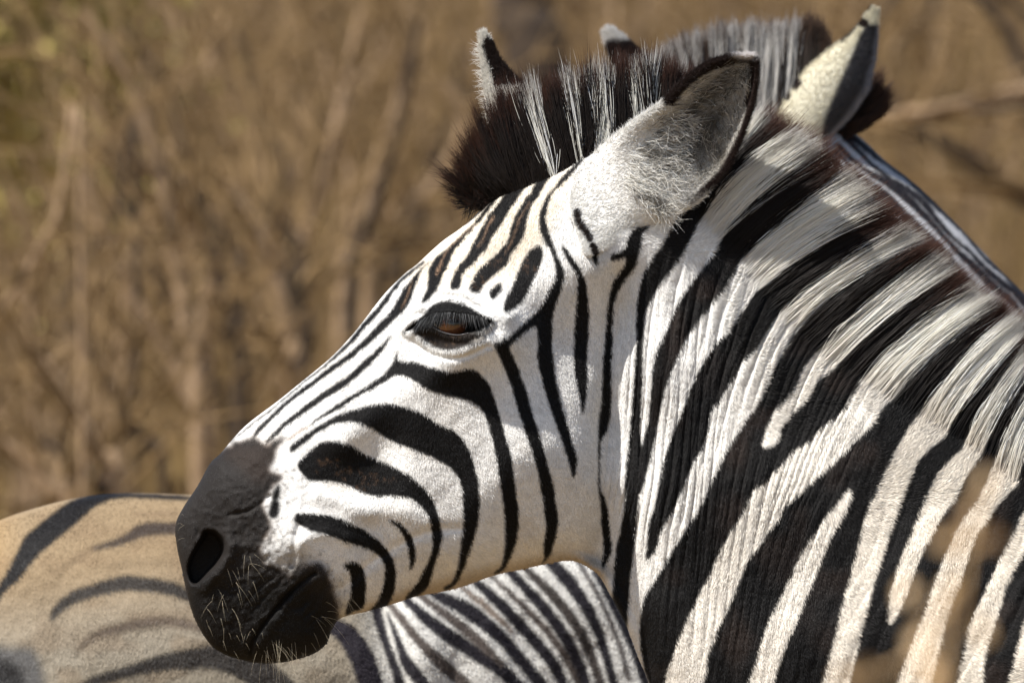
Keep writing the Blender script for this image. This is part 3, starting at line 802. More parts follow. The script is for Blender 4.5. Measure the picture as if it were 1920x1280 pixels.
# near ear: opens towards the viewer, dark rim, pale tip
RIM1 = [(1252,190),(1275,160),(1310,132),(1350,116),(1395,106),(1412,120),(1414,150),(1404,210),(1386,262),(1352,325),(1310,365),(1292,378)]
RIM1C = catmull(RIM1, False, 5)
def near_ear_col(x, y, s, a, front):
    c = np.empty(x.shape + (3,)); c[:] = (0.74, 0.725, 0.69)
    inner = smooth01(0.46, 0.62, s) * smooth01(-0.75, -0.35, a) * (1 if front else 0)
    dark = inner * np.clip(0.85 + 0.35 * noise2((x, y), 34, 71), 0, 1) * smooth01(1.15, 0.6, s)
    c = c * (1 - dark[..., None]) + np.array((0.17, 0.162, 0.147)) * dark[..., None]
    if front:
        low = smooth01(0.30, 0.55, s) * smooth01(0.2, 0.8, a) * 0.4
        c = c * (1 - low[..., None]) + np.array((0.30, 0.27, 0.22)) * low[..., None]
    for ex, ey, er, es, et in ((1345, 160, 42, 17, -.7), (1290, 262, 46, 20, -.5), (1252, 312, 40, 13, -.3), (1335, 230, 34, 14, -.9), (1300, 200, 30, 12, -.8)):
        k_ = g(x, y, ex, ey, er, es, et) * (0.75 if front else 0)
        c = c * (1 - k_[..., None]) + np.array((0.022, 0.02, 0.019)) * k_[..., None]
    sp = smooth01(9, 6, seg_dist(x, y, np.array([(1081, 400), (1083, 418), (1094, 432), (1104, 448)]), closed=False)) + smooth01(8, 5, seg_dist(x, y, np.array([(1109, 462), (1114, 478), (1118, 490)]), closed=False))
    sp = np.clip(sp, 0, 1) * (1 if front else 0)
    c = c * (1 - sp[..., None]) + np.array((0.02, 0.014, 0.012)) * sp[..., None]
    d = seg_dist(x, y, RIM1C, closed=False)
    w = np.where(y < 200, 13, 7) * (1.0 if front else 2.0)
    r = smooth01(w + 3, w - 3, d) * smooth01(0.36, 0.5, s)
    c = c * (1 - r[..., None]) + np.array((0.022, 0.014, 0.012)) * r[..., None]
    t = np.exp(-(((x - 1398) / 30) ** 2 + ((y - 98) / 15) ** 2) ** 2)
    c = c * (1 - t[..., None]) + np.array((0.68, 0.64, 0.62)) * t[..., None]
    return c
EN, E1 = ear_mesh('ear', (1100, 478, 70), (1412, 108, 200), (0.71, 0.70, 0.0),
    [(0, 14), (.08, 84), (.18, 116), (.34, 112), (.5, 96), (.62, 80), (.75, 75), (.86, 62), (.94, 38), (1, 6)], [(0, 8), (.12, 32), (.22, 52), (.32, 76), (.45, 98), (.62, 98), (.75, 80), (.86, 58), (.95, 30), (1, 6)],
    40, 46, near_ear_col, PL1, z1, 0.0, 90, 64, thick=8, skin=G1)
INW = np.array((-0.55, -0.15, 0.55))
ear_hair('ear_hair', E1, PL1, EN, 34000, lambda p, s, a: 8 + 5 * smooth01(0.3, 0.6, s), 0.5, lambda p, s, a: np.stack([0.6 + 0 * s, -0.6 + 0.3 * s, 0.10 + 0.3 * smooth01(0.35, 0.6, s)], -1), near_ear_col, True)
ear_hair('ear_hair', E1, PL1, EN, 9000, lambda p, s, a: 8 + 0 * s, 0.9, lambda p, s, a: np.array((0.6, -0.6, -0.3)) + 0 * p, near_ear_col, False)
# long pale tufts that grow out of the opening
ear_hair('ear_hair', E1, PL1, EN, 9000, lambda p, s, a: 34 + 14 * rng.uniform(0, 1, s.shape), 0.62,
    lambda p, s, a: np.stack([0.75 - 0.3 * a, 0.35 - 0.75 * (s - .3), 0.55 + 0 * s], -1),
    lambda x, y, s, a, f: np.where((noise2((x, y), 16, 77) > 0.5)[..., None], np.array((0.16, 0.15, 0.135)), np.array((0.72, 0.70, 0.65))) + 0 * x[..., None],
    True, lambda p, s, a: (s > 0.30) & (s < 0.64) & (np.abs(a - 0.15) < 0.75) & (np.abs(p[:, 0] - (1205 + 0.25 * (400 - p[:, 1]))) < 55))
ear_hair('ear_hair', E1, PL1, EN, 3500, lambda p, s, a: 30 + 10 * rng.uniform(0, 1, s.shape), 0.62,
    lambda p, s, a: np.stack([0.35 - 0.8 * a, -0.5 + 0.2 * s, 0.45 + 0 * s], -1),
    lambda x, y, s, a, f: np.where((noise2((x, y), 18, 78) > -0.05)[..., None], np.array((0.12, 0.115, 0.105)), np.array((0.42, 0.40, 0.365))) + 0 * x[..., None],
    True, lambda p, s, a: (s > 0.5) & (s < 0.93) & (np.abs(a) < 0.75))
# fringe along the dark rim
ear_hair('ear_hair', E1, PL1, EN, 5000, lambda p, s, a: 11 + 0 * s, 0.6, lambda p, s, a: np.stack([0.5 + 0.5 * a, -0.6 + 0.5 * a, 0.1 + 0 * s], -1), near_ear_col, True, lambda p, s, a: (np.abs(a) > 0.93) & (s > 0.3))

# far ear
def far_ear_col(x, y, s, a, front):
    c = np.empty(x.shape + (3,)); c[:] = (0.68, 0.65, 0.59)
    m = inside(x, y, np.array([(905,98),(912,80),(930,92),(952,118),(985,148),(1035,172),(1010,170),(960,166),(928,172),(920,140)], float)).astype(float)
    c = c * (1 - m[..., None]) + np.array((0.024, 0.016, 0.013)) * m[..., None]
    return c
EF, E1f = ear_mesh('ear', (985, 262, -75), (903, 70, -135), (0.86, -0.38, -0.3), [(0, 48), (.3, 44), (.6, 26), (.85, 15), (1, 5)], [(0, 60), (.25, 62), (.45, 40), (.7, 18), (.9, 14), (1, 6)], 26, 0, far_ear_col, PL1, z1, -6, 60, 40, cup_from=3)
ear_hair('ear_hair', E1f, PL1, EF, 9000, lambda p, s, a: 11 + 0 * s, 0.6, lambda p, s, a: np.array((-0.15, -0.7, 0.3)) + 0 * p, far_ear_col, True)
ear_hair('ear_hair', E1f, PL1, EF, 1600, lambda p, s, a: 22 + 0 * s, 0.55, lambda p, s, a: np.array((-0.8, -0.15, 0.2)) + 0 * p, far_ear_col, True, lambda p, s, a: (a < -0.8) & (s < 0.9))

# ------------------------------------------------------------------ mane: hair in rows along the crest
def mane(name, guides, white, plane, parent, n, thick, colw, colb, tipc, tipfrac, radius, k=6, jit=1.0, colnoise=0.15, cover=45, sway=1.0, skin=None, side_col=None, down=0.0, curve=0.0):
    Gd = np.array(guides, float)
    m = len(Gd)
    seg = np.hypot(*(Gd[1:, :2] - Gd[:-1, :2]).T)
    cum = np.concatenate([[0], np.cumsum(seg)])
    st = np.interp(rng.uniform(0, cum[-1], n), cum, np.arange(m))
    # hairs gather in locks
    lock = np.round((st * 14 + 0.8 * noise2((st * 37, st * 11), 1.0, 5)))
    cl = thick * np.where(rng.uniform(0, 1, n) < 0.62, 1 - np.abs(rng.normal(0, 0.14, n)), rng.uniform(-1, 1, n))
    lr = np.random.default_rng(99)
    off_tab = lr.normal(0, 1, (4000, 4))
    li = (lock * 7 + np.round((cl / thick + 1) * 3)).astype(int) % 4000
    inter = lambda c: np.interp(st, np.arange(m), Gd[:, c])
    sd_ = np.abs(cl) / thick
    tip = np.stack([inter(2), inter(3), np.zeros(n)], -1)
    root = np.stack([inter(0), inter(1), np.zeros(n)], -1)
    dvec = tip - root; Ln = np.linalg.norm(dvec[:, :2], axis=1)
    dv = dvec / Ln[:, None]
    root = root + dv * (cover * (1 - sd_ ** 2))[:, None]
    root = root - dv * (down * np.abs(rng.uniform(-0.2, 1, n)) ** 1.6 * sd_ ** 2 * (1 if skin is None else np.interp(st, [8.6, 9.6], [0.08, 1])))[:, None]
    th_ = np.interp(st, [0, 5, 7, 8.5, 10, 18], [.75, .7, .5, .6, 1.25, 1.25]) if skin is not None else 1.0
    cl = cl * th_
    root[:, 2] = cl * 1.25
    if skin is not None:
        hh = h_at(skin, root[:, 0], root[:, 1])
        root[:, 2] = np.where(cl > 0, sd_ ** 0.6, -sd_ ** 0.6) * hh
    perp = np.stack([-dv[:, 1], dv[:, 0], 0 * st], -1)
    rag = np.interp(st, [0, 1, 8, 9.5], [32, 26, 22, 8]) if skin is not None else 7 + 0 * st
    tip = tip + perp * (off_tab[li, 0] * (2 + rag * 0.55) + rng.normal(0, 4, n) * jit)[:, None] + dv * (off_tab[li, 1] * rag + rng.normal(0, 9, n) * jit - 6)[:, None]
    # hairs of the near face stop at various heights
    short = np.where(rng.uniform(0, 1, n) < 0.35, rng.uniform(0.45, 0.95, n), 1.0)
    tip[:, 2] = cl * 0.85 + np.sign(cl) * np.clip(cl * np.sign(cl) / thick, 0, 1) * 22 * (st > 8.5 if skin is not None else 1) + off_tab[li, 2] * 5 + rng.normal(0, 4, n)
    tip = root + (tip - root) * short[:, None]
    t = np.linspace(0, 1, k)
    bow = (off_tab[li, 3] * 3 + rng.normal(0, 3, n)) * sway
    pts = root[:, None] * (1 - t)[None, :, None] + tip[:, None] * t[None, :, None] + perp[:, None] * (np.sin(math.pi * t)[None, :] * bow[:, None])[..., None]
    if curve:           # hairs leave the neck along the bands and then bend up towards the crest
        cb_ = curve * (cl > 0) * np.interp(st, [8.8, 9.8], [0, 1])
        pts[..., 0] -= (np.sin(math.pi * t)[None, :] ** 1.0 * cb_[:, None]) * 0.55
        pts[..., 1] -= (np.sin(math.pi * t)[None, :] ** 1.0 * cb_[:, None]) * 0.55
    pts[..., 2] += np.sin(math.pi * t)[None, :] * (np.sign(cl) * 9)[:, None]
    w = np.zeros(n, bool)
    sj = st + rng.normal(0, 0.05, n)
    for a, b in white:
        w |= (sj > a) & (sj < b)
    if side_col is not None:
        rc = side_col(root[:, 0] - 3 * dv[:, 0], root[:, 1] - 3 * dv[:, 1])
        w = np.where(st > 9.3, side_col(root[:, 0] - 4 * dv[:, 0], root[:, 1] - 4 * dv[:, 1]).sum(1) > 0.7, w)
    base = np.where(w[:, None], np.asarray(colw)[None], np.asarray(colb)[None]) * (1 + rng.normal(0, colnoise, n))[:, None]
    tf = np.where(w, tipfrac + 0.10, tipfrac - 0.05) + rng.normal(0, 0.04, n)
    tt = (t[None, :] * short[:, None])
    rootmix = None
    mix = smooth01(0, 0.14, tt - tf[:, None])[..., None]
    mix = mix * np.where(w, 1.0, 1.0)[:, None, None]
    bt = np.repeat(base[:, None], k, 1)
    if side_col is not None:
        f_ = (smooth01(0.4, 0.0, t)[None, :] * (st > 9.3)[:, None])[..., None]
        bt = bt * (1 - f_) + rc[:, None] * f_
    cols = bt * (1 - mix) + np.asarray(tipc)[None, None] * mix
    W_ = plane.w(pts[..., 0], pts[..., 1], pts[..., 2])
    r = radius * plane.k * rng.uniform(0.6, 1.2, (n, 1)) * np.interp(t, [0, .6, 1], [1, .8, .12])[None]
    return np_curves(name, W_, r, np.clip(cols, 0.004, 0.85), M_MANE, parent)

def mane_core(name, guides, plane, parent, thick, colf, frac=0.72, cover=45):
    """the solid middle of the mane, that the outer hairs stand on"""
    Gd = catmull(guides, False, 4)
    nseg = len(Gd)
    rows = []
    for t, th in ((-0.15, 0.9), (0.25, 0.8), (0.5, 0.6), (frac, 0.3)):
        a = Gd[:, :2] + (Gd[:, 2:4] - Gd[:, :2]) * t
        rows.append((a, th))
    ring = []
    for a, th in rows: ring.append(np.column_stack([a, np.full(nseg, thick * th)]))
    for a, th in reversed(rows): ring.append(np.column_stack([a, np.full(nseg, -thick * th)]))
    Rr = np.stack(ring, 1); kk = Rr.shape[1]
    V = Rr.reshape(-1, 3)
    q = [(i * kk + j, i * kk + (j + 1) % kk, (i + 1) * kk + (j + 1) % kk, (i + 1) * kk + j) for i in range(nseg - 1) for j in range(kk)]
    for e in (0, nseg - 1):
        q += [(e * kk, e * kk + 1, e * kk + 6, e * kk + 7), (e * kk + 1, e * kk + 2, e * kk + 5, e * kk + 6), (e * kk + 2, e * kk + 3, e * kk + 4, e * kk + 5)]
    st = np.repeat(np.linspace(0, len(guides) - 1, nseg), kk)
    return np_mesh(name, plane.w(V[:, 0], V[:, 1], V[:, 2]), np.array(q), None, M_SKIN, parent, colf(st))

WH1 = [(3.95,4.10),(5.0,5.15),(5.75,5.9),(5.98,6.22),(6.95,7.25),(8.75,9.15),(9.72,10.3),(10.72,11.38),(11.75,12.33),(12.85,13.3),(13.58,14.42),(14.85,15.55),(15.78,16.3),(16.6,17.3)]
def core_col(st):
    c = np.empty((len(st), 3)); c[:] = (0.02, 0.014, 0.012)
    for a, b in WH1: c[(st > a) & (st < b)] = (0.45, 0.40, 0.32)
    return c
M1 = mane_core('mane', GD1, PL1, z1, 26, core_col, 0.6)
mane('mane_hair', GD1, WH1, PL1, M1, 125000, 38, (0.82, 0.79, 0.71), (0.014, 0.010, 0.008), (0.06, 0.023, 0.013), 0.82, 0.5, jit=1.5, skin=G1, side_col=coat_colour, down=42, curve=15)

# dark reddish crest behind the pale tufts
GDC = []
for a_, b_, c_, d_ in GD1[9:]:
    L_ = math.hypot(c_ - a_, d_ - b_); ux, uy = (c_ - a_) / L_, (d_ - b_) / L_
    GDC.append((a_ + ux * L_ * .45, b_ + uy * L_ * .45, c_ + ux * 22, d_ + uy * 22))
mc = mane('mane_hair', GDC, [], PL1, M1, 26000, 30, WHITE, (0.020, 0.012, 0.009), (0.075, 0.029, 0.016), 0.55, 0.5, jit=1.6, cover=10)
mc.location.y += 0.012

# ------------------------------------------------------------------ eyes, lashes, whiskers
def eyeball(cx, cy, r, hc, plane, parent, sgn=1):
    nu, nv = 40, 28
    V, Q, Cc = [], [], []
    for i in range(nv + 1):
        th = math.pi * i / nv
        for j in range(nu):
            ph = 2 * math.pi * j / nu
            V.append((r * math.sin(th) * math.cos(ph), r * math.sin(th) * math.sin(ph), r * math.cos(th)))
    for i in range(nv):
        for j in range(nu):
            Q.append((i * nu + j, (i + 1) * nu + j, (i + 1) * nu + (j + 1) % nu, i * nu + (j + 1) % nu))
    V = np.array(V)
    rad = np.hypot((V[:, 0] - 4) / 1.0, (V[:, 1] - 4))
    col = np.empty((len(V), 3)); col[:] = (0.012, 0.010, 0.010)
    iris = smooth01(0.74, 0.66, rad / r)[:, None]; pup = smooth01(1.05, 0.8, np.hypot((V[:, 0] - 4) / (0.36 * r), (V[:, 1] + 4) / (0.17 * r)))[:, None]
    col = col * (1 - iris) + np.array((0.10, 0.03, 0.009)) * iris
    col = col * (1 - pup) + np.array((0.01, 0.006, 0.005)) * pup
    W_ = plane.w(cx + V[:, 0], cy + V[:, 1], sgn * (hc + V[:, 2]))
    o = np_mesh('eye', W_, np.array(Q), None, M_EYE, parent, col)
    return o
M_EYE, nt_, b_ = new_mat('zebra_eye')
at_ = nt_.nodes.new('ShaderNodeAttribute'); at_.attribute_name = 'col'
nt_.links.new(at_.outputs['Color'], b_.inputs['Base Color'])
b_.inputs['Roughness'].default_value = 0.08
b_.inputs['Coat Weight'].default_value = 1.0
hs = float(h_at(G1, np.array([848.0]), np.array([606.0]))[0]) + 22
eye1 = eyeball(848, 608, 38, hs - 36, PL1, z1)
eyeball(848, 608, 38, hs - 36, PL1, z1, -1)

rimp = catmull([(798,611),(812,614),(826,621),(842,626),(860,628),(880,624)], False, 5)
rimw = PL1.w(rimp[:, 0], rimp[:, 1], h_at(G1, rimp[:, 0], rimp[:, 1] + 3) + 1.0)
V, Q, c_ = tube(rimw, np.interp(np.linspace(0, 1, len(rimp)), [0, .5, 1], [.0004, .0008, .0004]), 8, (0.05, 0.048, 0.05))
np_mesh('lid_rim_catchlight', V, Q, None, M_EYE, eye1, c_)  # glossy strip added along the lower lid to give a catchlight
def strands(name, roots, dirs, lens, radius, col, mat, plane, parent, droop=(0, 0.0, 0), k=6):
    pts = [roots]
    d = dirs / np.linalg.norm(dirs, axis=1, keepdims=True)
    for t in range(1, k):
        dd = d + np.array(droop) * t / k
        pts.append(pts[-1] + dd / np.linalg.norm(dd, axis=1, keepdims=True) * (lens / (k - 1))[:, None])
    pts = np.stack(pts, 1)
    W_ = plane.w(pts[..., 0], pts[..., 1], pts[..., 2])
    r = radius * plane.k * np.linspace(1, 0.2, k)[None] * np.ones((len(roots), 1))
    return np_curves(name, W_, r, col, mat, parent)
LID = catmull([(782,603),(796,597),(811,590),(826,585),(842,583),(862,584),(882,588),(902,595),(914,601)], False, 20)
n = 380
li = rng.integers(10, len(LID) - 8, n)
lx, ly = LID[li, 0] + rng.normal(0, 1.5, n), LID[li, 1] + rng.normal(0, 1.5, n)
lh = h_at(G1, lx, ly - 4) + 1
u = (lx - 845) / 70
strands('eyelash', np.stack([lx, ly, lh], -1), np.stack([0.55 * u + rng.normal(0, .12, n) - 0.1, 0.75 + rng.normal(0, .1, n), 0.75 + rng.normal(0, .12, n)], -1), 27 + rng.uniform(-8, 10, n), 0.6, np.where(rng.uniform(0, 1, (n, 1)) < 0.25, 0.10, 0.008) * np.ones((n, 3)), M_MANE, PL1, eye1, (0.0, 0.5, -0.5))  # some lashes coloured paler, painting in their highlights
# whiskers of lip, nostril and chin
wr, wd, wl = [], [], []
for (cx, cy, sx, sy, cnt, dx, dy, L) in ((440,1090,40,45,26,0.45,0.75,34),(400,1150,30,35,22,0.2,0.9,30),(450,1190,30,22,26,0.4,0.7,18),(515,1215,52,16,40,0.1,1.0,62),(560,1205,40,16,22,0.5,0.8,60),(470,1040,14,24,10,0.9,0.1,30),(610,1150,24,20,16,0.9,0.35,60),(345,985,6,30,8,-0.9,-0.4,14),(640,1110,30,30,10,0.7,0.6,50)):
    cnt = max(int(cnt * 0.5), 3); x_ = rng.normal(cx, sx * .6, cnt); y_ = rng.normal(cy, sy * .6, cnt)
    ok = inside(x_, y_, F1.poly); x_, y_ = x_[ok], y_[ok]
    h_ = h_at(G1, x_, y_)
    for a, b, hh in zip(x_, y_, h_):
        wr.append((a, b, hh - 1)); wd.append((dx + rng.normal(0, .4), dy + rng.normal(0, .3), 0.75 + rng.normal(0, .2))); wl.append(L * rng.uniform(.6, 1.7))
wk = strands('whiskers', np.array(wr), np.array(wd), np.array(wl), 0.18, np.tile(np.array([[0.55, 0.48, 0.35]]), (len(wr), 1)), M_MANE, PL1, z1, (0.1, 1.1, -0.9))
wk['kind'] = 'stuff'

# ------------------------------------------------------------------ ZEBRA BEHIND, head turned to the right
PL2 = Plane(0.95)
r2 = Raster(1200, 120, 2300, 1100, (0.40, 0.40, 0.41))  # white coat toned bluish grey, its shade put into the colour
E1L = catmull([(1592,248),(1610,262),(1662,308),(1713,343),(1774,402),(1814,444),(1868,497),(1933,562),(2010,640)], False, 4)
for k_, (off_, w_, a0, a1) in enumerate(((2, 9, 0, 33), (17, 8, 0, 30), (33, 10, 0, 33), (49, 8, 0, 22), (62, 11, 3, 33), (80, 8, 10, 33), (95, 10, 2, 33), (114, 11, 0, 33), (134, 9, 4, 33))):
    pts_ = [(x_ - 0.70 * (off_ + 5 * noise2((np.array(x_), np.array(y_)), 60, 300 + k_)), y_ + 0.71 * (off_ + 5 * noise2((np.array(x_), np.array(y_)), 60, 300 + k_)), 1.35 * w_ * (1 + 0.25 * math.sin(i_ * .5 + k_)) * (0.4 if i_ in (a0, a1 - 1) else 1)) for i_, (x_, y_) in enumerate(E1L) if a0 <= i_ < a1]
    r2.ribbon([tuple(float(q_) for q_ in t_) for t_ in pts_], (0.012, 0.011, 0.014), 1)
r2.poly([(2010,640),(2120,740),(2160,900),(2060,960),(1960,860),(1970,740)], MUZZ, 4)
OUT2 = [(1560,238),(1605,252),(1658,300),(1712,342),(1764,390),(1814,441),(1864,494),(1934,564),(2014,646),(2080,740),(2110,820),(2090,890),(2020,910),(1940,880),(1880,830),(1800,790),(1780,900),(1800,1100),(1900,1350),(1960,1700),(1900,2050),(1650,2200),(1420,2100),(1330,1800),(1290,1400),(1260,900),(1250,600),(1270,400),(1330,300),(1420,240),(1490,222)]
F2 = Field(OUT2, [(1700,500,.6),(1500,350,.55),(1450,700,.45),(1600,1400,.8),(1600,1900,.8),(2000,800,.55)])
def h2(x, y, d, base): return base + 0.8 * noise2((x, y), 20, 80) * smooth01(0, 20, d)
def col2(x, y):
    c = r2.sample(x, y)
    s = (np.sin((y + 0.25 * x) / 17 + 0.8 * noise2((x, y), 120, 83)) > 0)
    w = np.where(s[..., None], np.array((0.6, 0.56, 0.5)), np.array(BLACK))
    return np.where(((y > 760) | (x < 1520))[..., None], w, c)
v, q, c, G2 = sheet_body(F2, (1500, 220, 1960, 640), 4.0, h2, col2, PL2)
X2 = lambda x: (x - 960) * PL2.k
v, q, c = add_parts(v, q, c, [leg(X2(1480), .85, .55, 1, PL2, False, (.6, .56, .5)), leg(X2(1760), .85, .55, 1, PL2, False, (.6, .56, .5)),
                              leg(X2(1500), 1.10, .55, 1, PL2, False, (.6, .56, .5)), leg(X2(1780), 1.10, .55, 1, PL2, False, (.6, .56, .5))])
z2 = tag(empty('zebra', (X2(1600), .95, 0)), 'zebra behind facing right, only ears, striped brow and fanned mane showing', 'zebra', 'zebras standing close together')
np_mesh('body', v, q, None, M_SKIN, z2, c)
def flow2(x, y): return 0.7 + 0 * x, 0.7 + 0 * x
o = coat(F2, G2, PL2, (1500, 225, 1960, 640), 60000, col2, flow2, 6, 0.6, 'coat', z2); o['kind'] = 'stuff'
# right ear: sunlit back painted pale, shaded hairy opening painted dark on its right
RIDGE2 = np.array([(1640,22),(1612,65),(1575,150),(1545,220),(1530,285)], float)
def ear2_col(x, y, s, a, front):
    c = np.empty(x.shape + (3,)); c[:] = (0.64, 0.60, 0.47)
    xr = np.interp(y, RIDGE2[:, 1], RIDGE2[:, 0])
    m = smooth01(-3, 5, x - xr) * (y > 50)
    c = c * (1 - m[..., None]) + np.array((0.045, 0.043, 0.046)) * m[..., None]
    e = smooth01(0.72, 0.95, a) * m
    c = c * (1 - e[..., None]) + np.array((0.26, 0.26, 0.29)) * e[..., None]
    b = (np.exp(-(((x - 1618) / 12) ** 2 + ((y - 46) / 9) ** 2)) > 0.5) | ((a < -0.86) & (noise2((x, y), 18, 88) > 0.15))
    return np.where(b[..., None], np.array((0.03, 0.02, 0.018)), c)
E2, E2d = ear_mesh('ear', (1500, 268, 60), (1640, 16, 90), (0.90, 0.42, 0.0), [(0, 60), (.2, 64), (.45, 58), (.62, 38), (.78, 16), (.9, 9), (1, 6)], [(0, 30), (.1, 44), (.3, 62), (.5, 66), (.7, 48), (.85, 28), (.95, 14), (1, 6)], 34, 0, ear2_col, PL2, z2, 0, 60, 40, cup_from=3)
ear_hair('ear_hair', E2d, PL2, E2, 9000, lambda p, s, a: 8 + 0 * s, 0.35, lambda p, s, a: np.stack([0.3 + 0.5 * a, -0.8 + 0 * a, 0.10 + 0 * a], -1) + 0 * p, ear2_col, True)
def ear2f_col(x, y, s, a, front):
    c = np.empty(x.shape + (3,)); c[:] = (0.60, 0.58, 0.55)
    m = smooth01(0, 8, (x - 1135) + 0.35 * (y - 88)) * smooth01(76, 86, y) 
    c = c * (1 - m[..., None]) + np.array((0.028, 0.018, 0.016)) * m[..., None]
    return c
E3, E3d = ear_mesh('ear', (1215, 170, -40), (1136, 60, -60), (0.78, -0.62, 0), [(0, 40), (.4, 34), (.7, 26), (.9, 16), (1, 8)], [(0, 34), (.4, 28), (.7, 20), (.9, 14), (1, 8)], 24, 0, ear2f_col, PL2, z2, 4, 40, 30, cup_from=3)
ear_hair('ear_hair', E3d, PL2, E3, 5000, lambda p, s, a: 10 + 0 * s, 0.75, lambda p, s, a: np.array((-0.3, -0.6, 0.3)) + 0 * p, ear2f_col, True)
GD2 = [(1225,250,1210,122),(1270,240,1240,96),(1320,230,1292,68),(1370,225,1356,54),(1420,225,1420,46),(1465,228,1484,44),(1505,232,1526,30),(1540,240,1556,74)]
WH2 = [(0.5,0.75),(1.0,1.25),(1.5,1.8),(2.0,2.35),(2.6,2.85),(3.05,3.4),(3.6,3.9),(4.05,4.35),(4.5,4.85),(5.0,5.35)]
def core2(st):
    c = np.empty((len(st), 3)); c[:] = (0.03, 0.022, 0.018)
    for a, b in WH2: c[(st > a) & (st < b)] = (0.36, 0.34, 0.31)
    return c
M2 = mane_core('mane', GD2, PL2, z2, 26, core2, 0.7)
mane('mane_hair', GD2, WH2, PL2, M2, 16000, 34, (0.56, 0.54, 0.51), (0.06, 0.048, 0.042), (0.07, 0.04, 0.025), 0.82, 0.9, colnoise=0.2)
GD2b = [(1560,262,1618,228),(1575,255,1645,210),(1590,250,1668,194),(1600,246,1660,158),(1600,240,1650,128)]
M2b = mane_core('forelock', GD2b, PL2, z2, 14, lambda st: np.tile(np.array([[0.03, 0.02, 0.017]]), (len(st), 1)), 0.6)
mane('mane_hair', GD2b, [], PL2, M2b, 3500, 20, WHITE, (0.028, 0.018, 0.015), (0.06, 0.03, 0.02), 0.75, 0.9, cover=15)

# ------------------------------------------------------------------ GRAZING ZEBRA behind the head, tan rump to the left
PL3 = Plane(0.62)
TAN3 = (0.235, 0.172, 0.102)
r3 = Raster(-260, 880, 1300, 1420, TAN3)
r3.mix(0.85 * smooth01(1060, 1260, r3.Y + 0.12 * r3.X), (0.25, 0.225, 0.18))
r3.mix(0.9 * smooth01(640, 760, r3.X), (0.62, 0.61, 0.58))
r3.mix(0.35 * smooth01(-0.2, 0.7, noise2((r3.X, r3.Y * 1.6), 42, 91)) * smooth01(700, 560, r3.X), (0.165, 0.112, 0.066))
r3.mix(0.75 * smooth01(60, -60, r3.X) * smooth01(1150, 1000, r3.Y), (0.34, 0.225, 0.105))
r3.poly([(350,930),(240,922),(180,922),(125,942),(78,977),(47,1005),(28,1039),(0,1090),(-50,1180),(-50,1220),(0,1120),(34,1086),(69,1042),(103,1014),(147,977),(187,945),(240,933),(348,938)], (0.007,0.006,0.0058), 2)
for t, cc, f, am in (([(420,985,22),(325,989,24),(269,992,26),(231,1011,16),(175,1027,9)], (0.03,0.021,0.017), 3, .95), ([(175,1027,10),(131,1052,8),(95,1075,6)], (0.10,0.065,0.038), 5, .7),
    ([(97,1158,10),(109,1139,18),(140,1117,24),(187,1102,26),(234,1092,30),(281,1095,28),(325,1103,26),(347,1113,24),(450,1150,24)], (0.013,0.011,0.0105), 3, .95),
    ([(144,1217,8),(175,1192,14),(219,1177,20),(281,1164,22),(337,1166,18),(430,1190,18)], (0.075,0.053,0.038), 5, .9),
    ([(150,1290,20),(180,1275,22),(234,1258,22),(297,1242,30),(359,1233,40),(406,1230,46),(470,1250,60),(530,1300,60),(560,1360,50)], (0.012,0.0095,0.009), 3, .95),
    ([(590,1162,26),(640,1180,36),(668,1215,44),(688,1260,46),(700,1310,46),(705,1400,40)], (0.018,0.015,0.02), 2, 1),
    ([(250,965,8),(330,962,10)], (0.12,0.08,0.05), 5, .6), ([(200,1060,8),(330,1050,12)], (0.14,0.10,0.06), 6, .6)):
    r3.ribbon(t, cc, f, am)
BK3, BR3 = (0.016, 0.014, 0.018), (0.085, 0.07, 0.062)
for t, cc in (([(701,1130,22),(719,1196,17),(736,1240,18),(750,1280,20),(765,1360,24)], BK3), ([(726,1148,5),(750,1214,16),(767,1249,24),(794,1282,26),(830,1360,30)], BK3),
    ([(722,1125,14),(736,1139,14),(781,1196,18),(825,1240,24),(869,1280,24),(940,1360,26)], BR3), ([(740,1105,16),(763,1125,16),(807,1165,24),(869,1209,28),(931,1249,26),(967,1280,26),(1030,1360,24)], BK3),
    ([(775,1105,12),(798,1123,12),(843,1156,18),(896,1200,20),(940,1245,10)], BR3), ([(800,1102,20),(825,1116,22),(878,1143,30),(931,1187,26),(975,1236,24),(1015,1282,24),(1070,1360,22)], BK3),
    ([(845,1085,8),(865,1099,8),(909,1134,12),(958,1183,7)], (0.2,0.16,0.13)), ([(870,1070,16),(896,1092,16),(940,1134,22),(989,1187,24),(1037,1245,22),(1055,1282,20),(1085,1360,18)], BK3),
    ([(905,1065,8),(927,1085,8),(975,1130,12),(1033,1192,14),(1077,1262,16),(1110,1340,14)], BR3), ([(940,1055,18),(962,1077,18),(1011,1130,22),(1060,1196,24),(1095,1271,20),(1120,1340,18)], BK3),
    ([(970,1050,12),(993,1072,14),(1042,1121,20),(1091,1192,20),(1122,1271,18),(1140,1340,14)], (0.05,0.042,0.038)), ([(1020,1035,24),(1037,1057,24),(1077,1103,26),(1117,1174,20),(1148,1271,16),(1165,1340,14)], BK3),
    ([(1080,1045,10),(1091,1063,10),(1126,1125,10),(1161,1205,10),(1179,1271,10)], (0.11,0.10,0.095)), ([(1115,1070,12),(1128,1092,14),(1161,1156,17),(1192,1218,18),(1210,1276,18),(1230,1340,16)], BK3)):
    r3.ribbon(t, cc, 2)
r3.poly([(-40,1225),(20,1212),(62,1215),(80,1260),(82,1300),(60,1420),(-60,1420)], (0.07,0.07,0.072), 8, .9)
r3.poly([(-40,1250),(25,1240),(45,1290),(30,1420),(-60,1420)], (0.01,0.009,0.009), 8, .95)
